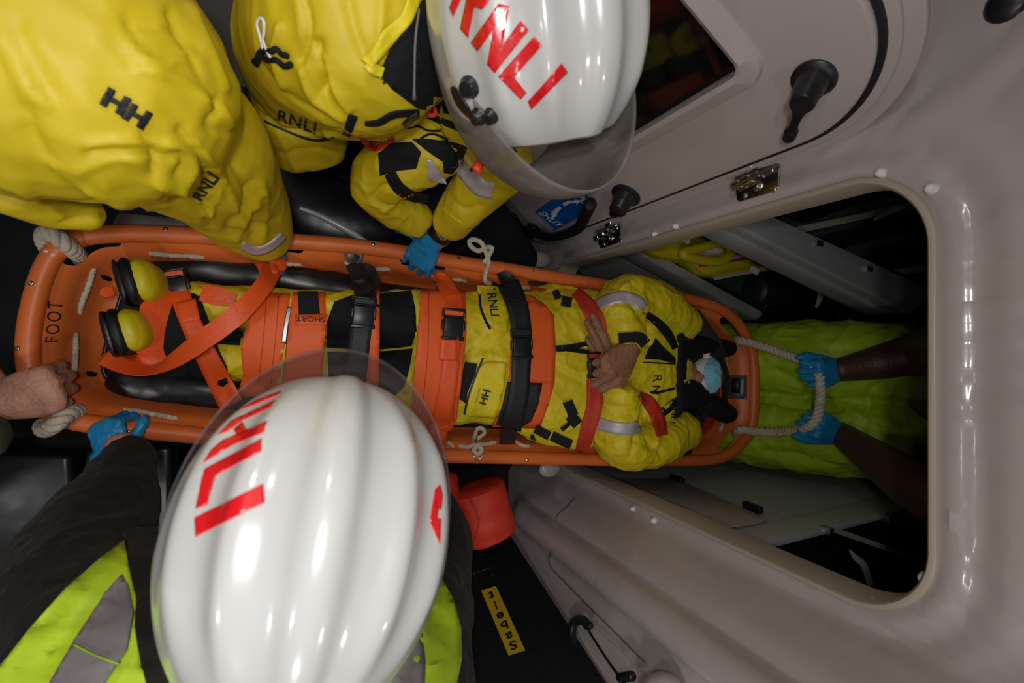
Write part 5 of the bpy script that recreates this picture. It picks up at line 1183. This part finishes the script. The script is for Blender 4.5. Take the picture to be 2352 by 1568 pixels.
patch('reflective_patch', [(978, 366), (990, 368), (1012, 395), (1026, 424), (985, 415), (984, 395)], B3, M['reflect'], sl3, .004, .002, 8)
patch('chest_panel', [(945, 318), (985, 318), (1050, 330), (1072, 342), (1062, 370), (1040, 400), (1020, 398), (1018, 372), (985, 350)], B3, M['black'], jk3, .005, .003, 10)
strip('reflective_band', [(1052, 366), (1072, 398), (1100, 430), (1132, 440)], [34, 38, 38, 36], B3, M['reflect'], jk3, .004, n=8)
strip('cuff_seam', [(1012, 474), (1040, 500), (1068, 518)], 2.5, B3, M['yellow2'], jk3, .004)
strip('red_lining', [(826, 312), (860, 340), (905, 318)], 12, B3, M['redfab'], jk3, .004)
# watch and glove
w_c = P(1010, 536, .83); wd = (P(990, 560, .80) - P(1030, 512, .86)).normalized()
bm = bmesh.new(); loft(bm, [w_c - wd * .012, w_c - wd * .010, w_c + wd * .010, w_c + wd * .012], [.030, .034, .034, .030], 28, 1, cap=0); wb = obj('watch_strap', bm, M['rubber'], C3)
q = P(1018, 534, .868); bm = lathe(bmesh.new(), q, (-.1, -.25, 1), [(.021, 0), (.021, .007), (.018, .010), (.0175, .008), (.001, .008)], 32); obj('watch_case', bm, M['steel'], wb); bm = lathe(bmesh.new(), q + Vector((0, 0, .0085)), (-.1, -.25, 1), [(.0172, 0), (.001, .0008)], 28); obj('watch_face', bm, M['dark'], wb)
bm = bmesh.new(); g0 = P(995, 548, .805); gd = P(962, 600, .735) - g0
hand(bm, g0, gd, (-.25, .05, 1), 1, [(.55, .7, .5), (.55, .75, .5), (.55, .75, .5), (.5, .8, .5)], (1.05, .1, .1), 1.08, .10); loft(bm, [P(1003, 536, .82), g0, g0 + gd * .2], [(.029, .024), (.031, .024), (.036, .022)], 20, 3)
gl3 = fuse('glove', bm, .0026, M['glove'], C3, 2); folds(gl3, .0012, 45, seed=3)
hl3, vs3, B_, fit3 = helmet(C3, HC3, HF3, HU3, .144, .178, .150, 'visor', -16, .050, 47, -.006)
def helm_letters(h, polys, m='red'):
    d = bpy.context.evaluated_depsgraph_get(); bv = bvh(h)
    for pl in polys: patch('lettering', pl, bv, M[m], h, .0016, .001, 9)
helm_letters(hl3, [[(1212, 234), (1290, 146), (1305, 166), (1220, 252)],
    [(1144, 176), (1226, 84), (1244, 105), (1180, 178), (1209, 214), (1196, 229)],
    [(1080, 98), (1145, 8), (1170, 14), (1154, 105), (1195, 48), (1214, 69), (1136, 168), (1118, 148), (1133, 66), (1096, 118)],
    [(1031, 18), (1046, -20), (1066, -20), (1040, 37)], [(1056, 66), (1072, -10), (1120, -20), (1124, 0), (1106, 22), (1088, 16), (1074, 86)]])
bvh3 = bvh(vs3); bs3 = bvh(hl3)
for x, y, r_ in ((1080, 199, .0125), (1101, 266, .0105), (1130, 264, .0095)):
    hit, nn, _, _ = bs3.ray_cast(CAM, ray(x, y).normalized())
    h2_, n2_, _, _ = bvh3.ray_cast(CAM, ray(x, y).normalized())
    if h2_ and (not hit or (h2_ - CAM).length < (hit - CAM).length): hit, nn = h2_, n2_
    if hit:
        if nn.dot(CAM - hit) < 0: nn = -nn
        obj('visor_knob', lathe(bmesh.new(), hit - nn * .003, nn, [(r_ * 1.1, 0), (r_ * 1.1, .006), (r_ * .85, .010), (r_ * .8, .014), (.0005, .0145)], 24), M['plastic'], hl3)
patch('ear_vent', cr([(1034, 205), (1046, 202), (1070, 240), (1084, 268), (1076, 272), (1050, 245)], 3, True), bs3, M['plastic'], hl3, .004, .003, 6)
tg = bmesh.new(); loft(tg, [P(x, y, z) for x, y, z in ((1117, 350, 1.34), (1108, 366, 1.335), (1104, 372, 1.334), (1095, 388, 1.33))], [.006, .009, .007, .0105], 14, 3); obj('red_toggle', tg, M['bag'], hl3)
obj('chin_strap', ribbon(bmesh.new(), [P(x, y, 1.33) for x, y in ((1112, 300), (1130, 345), (1110, 372), (1080, 392))], [NZ] * 4, [.02, .02, .012, .006]), M['rubber'], hl3)
# ---------------------------------------------------------------- crew with the helmet at the bottom
C4 = empty('person', Vector((.02, -.85, 0)), 'crew member at bottom, white helmet over lime and grey vest, gloved hand on rail', 'person')
t4 = [(180, 1500, 1.18, 165), (330, 1540, 1.22, 225), (520, 1600, 1.24, 270), (720, 1620, 1.24, 290), (900, 1560, 1.20, 215), (985, 1450, 1.14, 110)]
n4 = [(560, 1480, 1.30, 190), (700, 1440, 1.33, 210), (820, 1420, 1.30, 190)]
a4 = [(250, 1470, 1.20, 190), (160, 1400, 1.10, 168), (200, 1270, .98, 130), (255, 1150, .85, 92), (287, 1065, .77, 58), (290, 1040, .75, 50)]
r4 = [(930, 1500, 1.16, 160), (1000, 1330, 1.0, 85), (1010, 1230, .90, 70), (960, 1130, .80, 55)]
HC4 = Vector((.028, -.210, 1.525)); HF4 = Vector((.20, .86, -.46)); HU4 = Vector((0, .35, .9))
bm = bmesh.new(); limb(bm, t4, .75); limb(bm, a4, .7); limb(bm, r4, .7); limb(bm, [(287, 1065, .77, 34), (277, 1015, .745, 32)])
head(bm, HC4 - Vector(HU4).normalized() * .045 + Vector(HF4).normalized() * .02, HF4, HU4); wlimb(bm, [HC4 - Vector((0, .05, .12)), P(700, 1500, 1.24)], [.06, .09])
wlimb(bm, [P(650, 1620, 1.2), (.0, -.92, 1.0)], [(.16, .12), (.16, .12)]); wlimb(bm, [(-.10, -.92, 1.0), (-.12, -1.0, .55), (-.12, -1.08, .12)], [.095, .075, .055]); wlimb(bm, [(.10, -.92, 1.0), (.10, -1.0, .6), (.10, -1.10, .12)], [.095, .075, .055])
fuse('body', bm, .006, M['skin'], C4, 2)
jk4 = cloth('jacket', [t4, n4, a4, r4], M['charcoal'], C4, .007, .007, 8, 31, [([(190, 1170), (250, 1180), (340, 1140)], 10, -.006), ([(160, 1250), (230, 1230), (340, 1250)], 12, .008), ([(120, 1330), (220, 1290), (340, 1200)], 12, -.010), ([(240, 1090), (290, 1100), (340, 1080)], 8, .006), ([(70, 1440), (120, 1420), (150, 1380)], 12, -.01)], 2, extra=lambda b: wlimb(b, [P(650, 1600, 1.2), (.02, -.80, 1.08), (.0, -.93, .92)], [(.26, .17), (.24, .18), (.22, .18)]))
B4 = bvh(jk4)
bm = bmesh.new(); wlimb(bm, [(-.10, -.92, 1.02), (-.12, -1.0, .55), (-.12, -1.08, .10)], [.12, .10, .08]); wlimb(bm, [(.10, -.92, 1.02), (.10, -1.0, .6), (.10, -1.10, .10)], [.12, .10, .08]); wlimb(bm, [P(650, 1620, 1.14), (.0, -.92, .96)], [(.20, .15), (.19, .14)])
folds(fuse('trousers', bm, .008, M['charcoal'], C4, 2), .006, 8, seed=13)
# vest panels, over the shoulders
vest = patch('vest', [(285, 1238), (296, 1300), (312, 1380), (308, 1440), (324, 1530), (345, 1600), (400, 1750), (560, 1810), (560, 2050), (100, 2000), (-60, 1760), (-60, 1620), (0, 1528), (70, 1440), (150, 1350), (230, 1280)], B4, M['lime'], C4, .022, .008, 20, relax=2)
patch('grey_panel', [(278, 1318), (294, 1345), (306, 1400), (290, 1490), (236, 1568), (200, 1640), (100, 1640), (112, 1568), (170, 1468), (235, 1370)], B4, M['greyfab'], vest, .031, .004, 20, relax=2)
strip('vest_seam', [(168, 1480), (220, 1505), (272, 1524)], 4, B4, M['limet'], vest, .035)
vs_ = patch('vest', [(1005, 1310), (1040, 1370), (1060, 1440), (1062, 1510), (1050, 1568), (1040, 1700), (900, 1980), (560, 2050), (560, 1810), (740, 1720), (800, 1640), (826, 1568), (880, 1515), (950, 1430)], B4, M['lime'], C4, .022, .008, 20, relax=2)
patch('grey_panel', [(962, 1412), (972, 1460), (978, 1520), (975, 1600), (890, 1640), (872, 1530), (915, 1480)], B4, M['greyfab'], vs_, .031, .004, 20, relax=2)
patch('collar', [(292, 1215), (330, 1206), (392, 1208), (372, 1300), (378, 1400), (400, 1500), (470, 1568), (480, 1640), (340, 1640), (322, 1530), (310, 1440), (314, 1380), (298, 1300)], B4, M['charcoal'], jk4, .022, .010, 22)
bm = bmesh.new(); g0 = P(258, 1062, .735); gd = P(248, 1000, .725) - g0
hand(bm, g0, gd, (-.45, -.1, 1), 1, [(1.3, 1.3, .8)] * 4, (.75, .35, .5), .98, .04, 1.1, .6); loft(bm, [P(288, 1050, .76), g0, g0 + gd * .3], [(.033, .026), (.034, .025), (.038, .022)], 20, 3)
gl4 = fuse('glove', bm, .0026, M['glove'], C4, 2); folds(gl4, .0012, 45, seed=5)
hl4, vs4, B_, fit4 = helmet(C4, HC4, HF4, HU4, .140, .178, .152, 'visor2', 0)
helm_letters(hl4, [[(446, 1188), (604, 1110), (608, 1152), (448, 1232)],
    [(448, 1168), (462, 1100), (470, 1075), (600, 1006), (600, 1034), (494, 1090), (474, 1158)],
    [(466, 1061), (484, 1032), (510, 1010), (612, 966), (605, 991), (530, 1022)], [(536, 985), (556, 968), (566, 986), (545, 1002)], [(500, 996), (530, 965), (632, 917), (622, 934), (560, 962), (522, 988)], [(545, 942), (590, 916), (646, 896), (640, 905), (585, 928)]])
helm_letters(hl4, [[(1000, 1122), (1012, 1112), (1018, 1140), (1014, 1170), (1008, 1168), (1006, 1190), (1014, 1190), (1012, 1250), (988, 1196)]])
# ---------------------------------------------------------------- bare hand at the left edge
C5 = empty('person', Vector((-.85, -.25, 0)), 'person out of frame at left, bare hand gripping the foot rail', 'person')
bm = bmesh.new(); g0 = P(-32, 934, .765); gd = P(63, 908, .765) - g0
hand(bm, g0, gd, (-.1, -.15, 1), -1, [(1.35, 1.5, .8), (1.4, 1.5, .8), (1.4, 1.5, .8), (1.4, 1.5, .8)], (1.75, -.25, .1), 1.25, .02, 1.1); s5_ = P(-160, 1010, .84)
loft(bm, [g0 + gd * .1, g0, s5_, P(-420, 1100, 1.0)], [(.034, .026), (.033, .027), (.042, .038), (.055, .055)], 22, 4)
wlimb(bm, [P(-420, 1100, 1.0), (-.98, -.42, 1.35), (-1.05, -.35, 1.42), (-1.12, -.15, 1.42)], [.05, .055, .07, .12]); wlimb(bm, [(-1.12, -.15, 1.42), (-1.2, -.12, 1.1), (-1.2, -.1, .9)], [(.2, .12), (.17, .11), (.17, .12)])
head(bm, Vector((-1.02, -.1, 1.66)), (.8, 0, -.5), (.4, 0, .9)); wlimb(bm, [(-1.2, -.2, .95), (-1.2, -.22, .5), (-1.22, -.2, .1)], [.1, .08, .06]); wlimb(bm, [(-1.2, .02, .95), (-1.2, .02, .5), (-1.22, .02, .1)], [.1, .08, .06])
fuse('body', bm, .0032, M['skin'], C5, 2)
bm = bmesh.new(); loft(bm, [P(-10, 1000, .80), P(-60, 1010, .80), s5_ + Vector((0, -.02, 0)), P(-420, 1100, 1.0)], [(.040, .03), (.05, .045), (.058, .055), (.075, .075)], 22, 4); wlimb(bm, [P(-420, 1100, 1.0), (-.98, -.42, 1.35), (-1.12, -.15, 1.42)], [.07, .08, .15]); wlimb(bm, [(-1.12, -.15, 1.44), (-1.2, -.12, 1.1), (-1.2, -.1, .8)], [(.24, .15), (.21, .14), (.21, .15)])
folds(fuse('jacket', bm, .007, M['olive'], C5, 2), .006, 9, seed=41)
bm = bmesh.new(); wlimb(bm, [(-1.2, -.2, .95), (-1.2, -.22, .5), (-1.22, -.2, .08)], [.125, .1, .085]); wlimb(bm, [(-1.2, .02, .95), (-1.2, .02, .5), (-1.22, .02, .08)], [.125, .1, .085]); fuse('trousers', bm, .009, M['olive'], C5, 2)
# ---------------------------------------------------------------- crew beyond the door, hauling the head rope
C6 = empty('person', Vector((2.15, -.16, 0)), 'person in lime trousers and blue gloves beyond the door, hauling a rope', 'person')
L1 = [(1.86, -.06, .06), (1.90, -.06, .50), (2.02, -.05, .98)]; L2 = [(1.86, -.42, .06), (1.90, -.42, .50), (2.02, -.32, .98)]
aU = [P(2260, 760, 1.42), P(2130, 806, 1.20), P(2020, 832, 1.08), P(1925, 850, 1.0)]; aL = [P(2230, 1190, 1.46), P(2110, 1120, 1.32), P(2010, 1052, 1.15), P(1925, 992, .99)]
bm = bmesh.new(); wlimb(bm, L1, [.06, .085, .11]); wlimb(bm, L2, [.06, .085, .11]); wlimb(bm, [(2.04, -.16, .95), (2.12, -.16, 1.2), (2.12, -.16, 1.42), (2.1, -.16, 1.5)], [(.17, .12), (.17, .12), (.19, .12), (.08, .08)])
wlimb(bm, aU, [.085, .078, .062, .042]); wlimb(bm, aL, [.080, .074, .060, .042]); wlimb(bm, [P(2260, 760, 1.42), (2.12, -.02, 1.44)], [.06, .08]); wlimb(bm, [P(2230, 1190, 1.42), (2.12, -.30, 1.44)], [.06, .08])
head(bm, Vector((2.02, -.16, 1.68)), (-.8, 0, -.6), (-.5, 0, .8)); fuse('body', bm, .006, M['skindark'], C6, 2)
bm = bmesh.new(); wlimb(bm, [(1.84, -.06, .08), (1.88, -.07, .50), (1.98, -.08, .85), (2.06, -.10, 1.06)], [.14, .155, .165, .17]); wlimb(bm, [(1.84, -.38, .08), (1.88, -.39, .50), (1.98, -.37, .85), (2.06, -.33, 1.06)], [.14, .165, .165, .17]); wlimb(bm, [(2.07, -.22, .95), (2.15, -.22, 1.12), (2.18, -.20, 1.28)], [(.25, .15), (.24, .14), (.21, .13)])
tr6 = fuse('trousers', bm, .008, M['limet'], C6, 2)
folds(tr6, .010, 7, seed=51, creases=[([(1745, 915), (1850, 930), (1930, 940)], 9, -.03), ([(1990, 960), (2000, 900), (2050, 870)], 12, -.02), ([(1930, 930), (1990, 960), (2060, 980)], 12, .015), ([(1760, 1040), (1850, 1050), (1950, 1090)], 14, -.02), ([(2000, 1000), (2000, 1060), (2020, 1100)], 14, .02), ([(1780, 850), (1830, 880), (1850, 910)], 14, -.015)])
for y in (-.06, -.38):
    bm = bmesh.new(); wlimb(bm, [(1.86, y, .10), (1.84, y, .05), (1.74, y, .045)], [(.05, .05), (.055, .045), (.05, .04)]); obj('boot', bm, M['rubber'], C6)
bm = bmesh.new(); tube(bm, [(2.10, -.05, 1.2), (2.05, -.02, 1.42)], .02, 8, 2); obj('brace', bm, M['limet'], C6)
for (x, y, z, wx, wy, sd) in ((1935, 850, 1.0, 1870, 862, 1), (1932, 998, 1.0, 1866, 968, -1)):
    bm = bmesh.new(); g0 = P(x, y, z); gd = P(wx, wy, z - .015) - g0
    hand(bm, g0, gd, (-.35, 0, 1), sd, [(1.2, 1.4, .9)] * 4, (.5, .5, .8), 1.25, .02, 1.1); loft(bm, [g0 - gd.normalized() * .03, g0, g0 + gd * .3], [(.040, .034), (.038, .03), (.042, .026)], 20, 3)
    fuse('glove', bm, .003, M['glove'], C6, 2)
hr = obj('haul_rope', rope3(bmesh.new(), [P(*q) for q in ((1690, 778, .62), (1700, 782, .70), (1740, 792, .74), (1800, 812, .84), (1850, 832, .93), (1880, 856, .985), (1884, 890, .985), (1884, 920, .975), (1878, 955, .985), (1850, 984, .95), (1790, 992, .82), (1730, 990, .73), (1698, 987, .70), (1688, 995, .62))], .017, .055, 12, 10), M['rope'])
tag(hr, 'white twisted rope from the stretcher head to two blue gloves', 'rope')
# =====================================================  CAMERA, LIGHT
cam = bpy.data.cameras.new('camera'); co = bpy.data.objects.new('camera', cam); COL.objects.link(co)
co.location = CAM; co.rotation_euler = Matrix((RT, UP, -FW)).transposed().to_euler()
cam.lens = LENS; cam.sensor_width = 36; cam.clip_start = .02
cam.dof.use_dof = True; cam.dof.focus_distance = 1.42; cam.dof.aperture_fstop = 4.0
bpy.context.scene.camera = co
def lamp(name, loc, size, power, col=(1, .975, .945), rot=(0, 0, 0), spread=180):
    l = bpy.data.lights.new(name, 'AREA'); l.shape = 'RECTANGLE'; l.size, l.size_y = size; l.energy = power; l.color = col; l.spread = radians(spread)
    o = bpy.data.objects.new(name, l); COL.objects.link(o); o.location = loc; o.rotation_euler = rot; return o
for (x, y, pw) in ((-.06, .03, 3.3), (-1.20, -.55, 3.0), (-.25, -.95, 2.2), (-.10, .70, 1.2), (.60, -.9, 1.0)):
    for k in (-.045, .045): lamp('deckhead_light', (x, y + k, 2.30), (.09, .05), pw)
w = bpy.data.worlds.new('world'); bpy.context.scene.world = w; w.use_nodes = True
w.node_tree.nodes['Background'].inputs[0].default_value = (.02, .022, .025, 1); w.node_tree.nodes['Background'].inputs[1].default_value = 1
vs = bpy.context.scene.view_settings; vs.view_transform = 'Standard'; vs.look = 'None'; vs.gamma = 1; vs.use_curve_mapping = False; vs.exposure = -.12
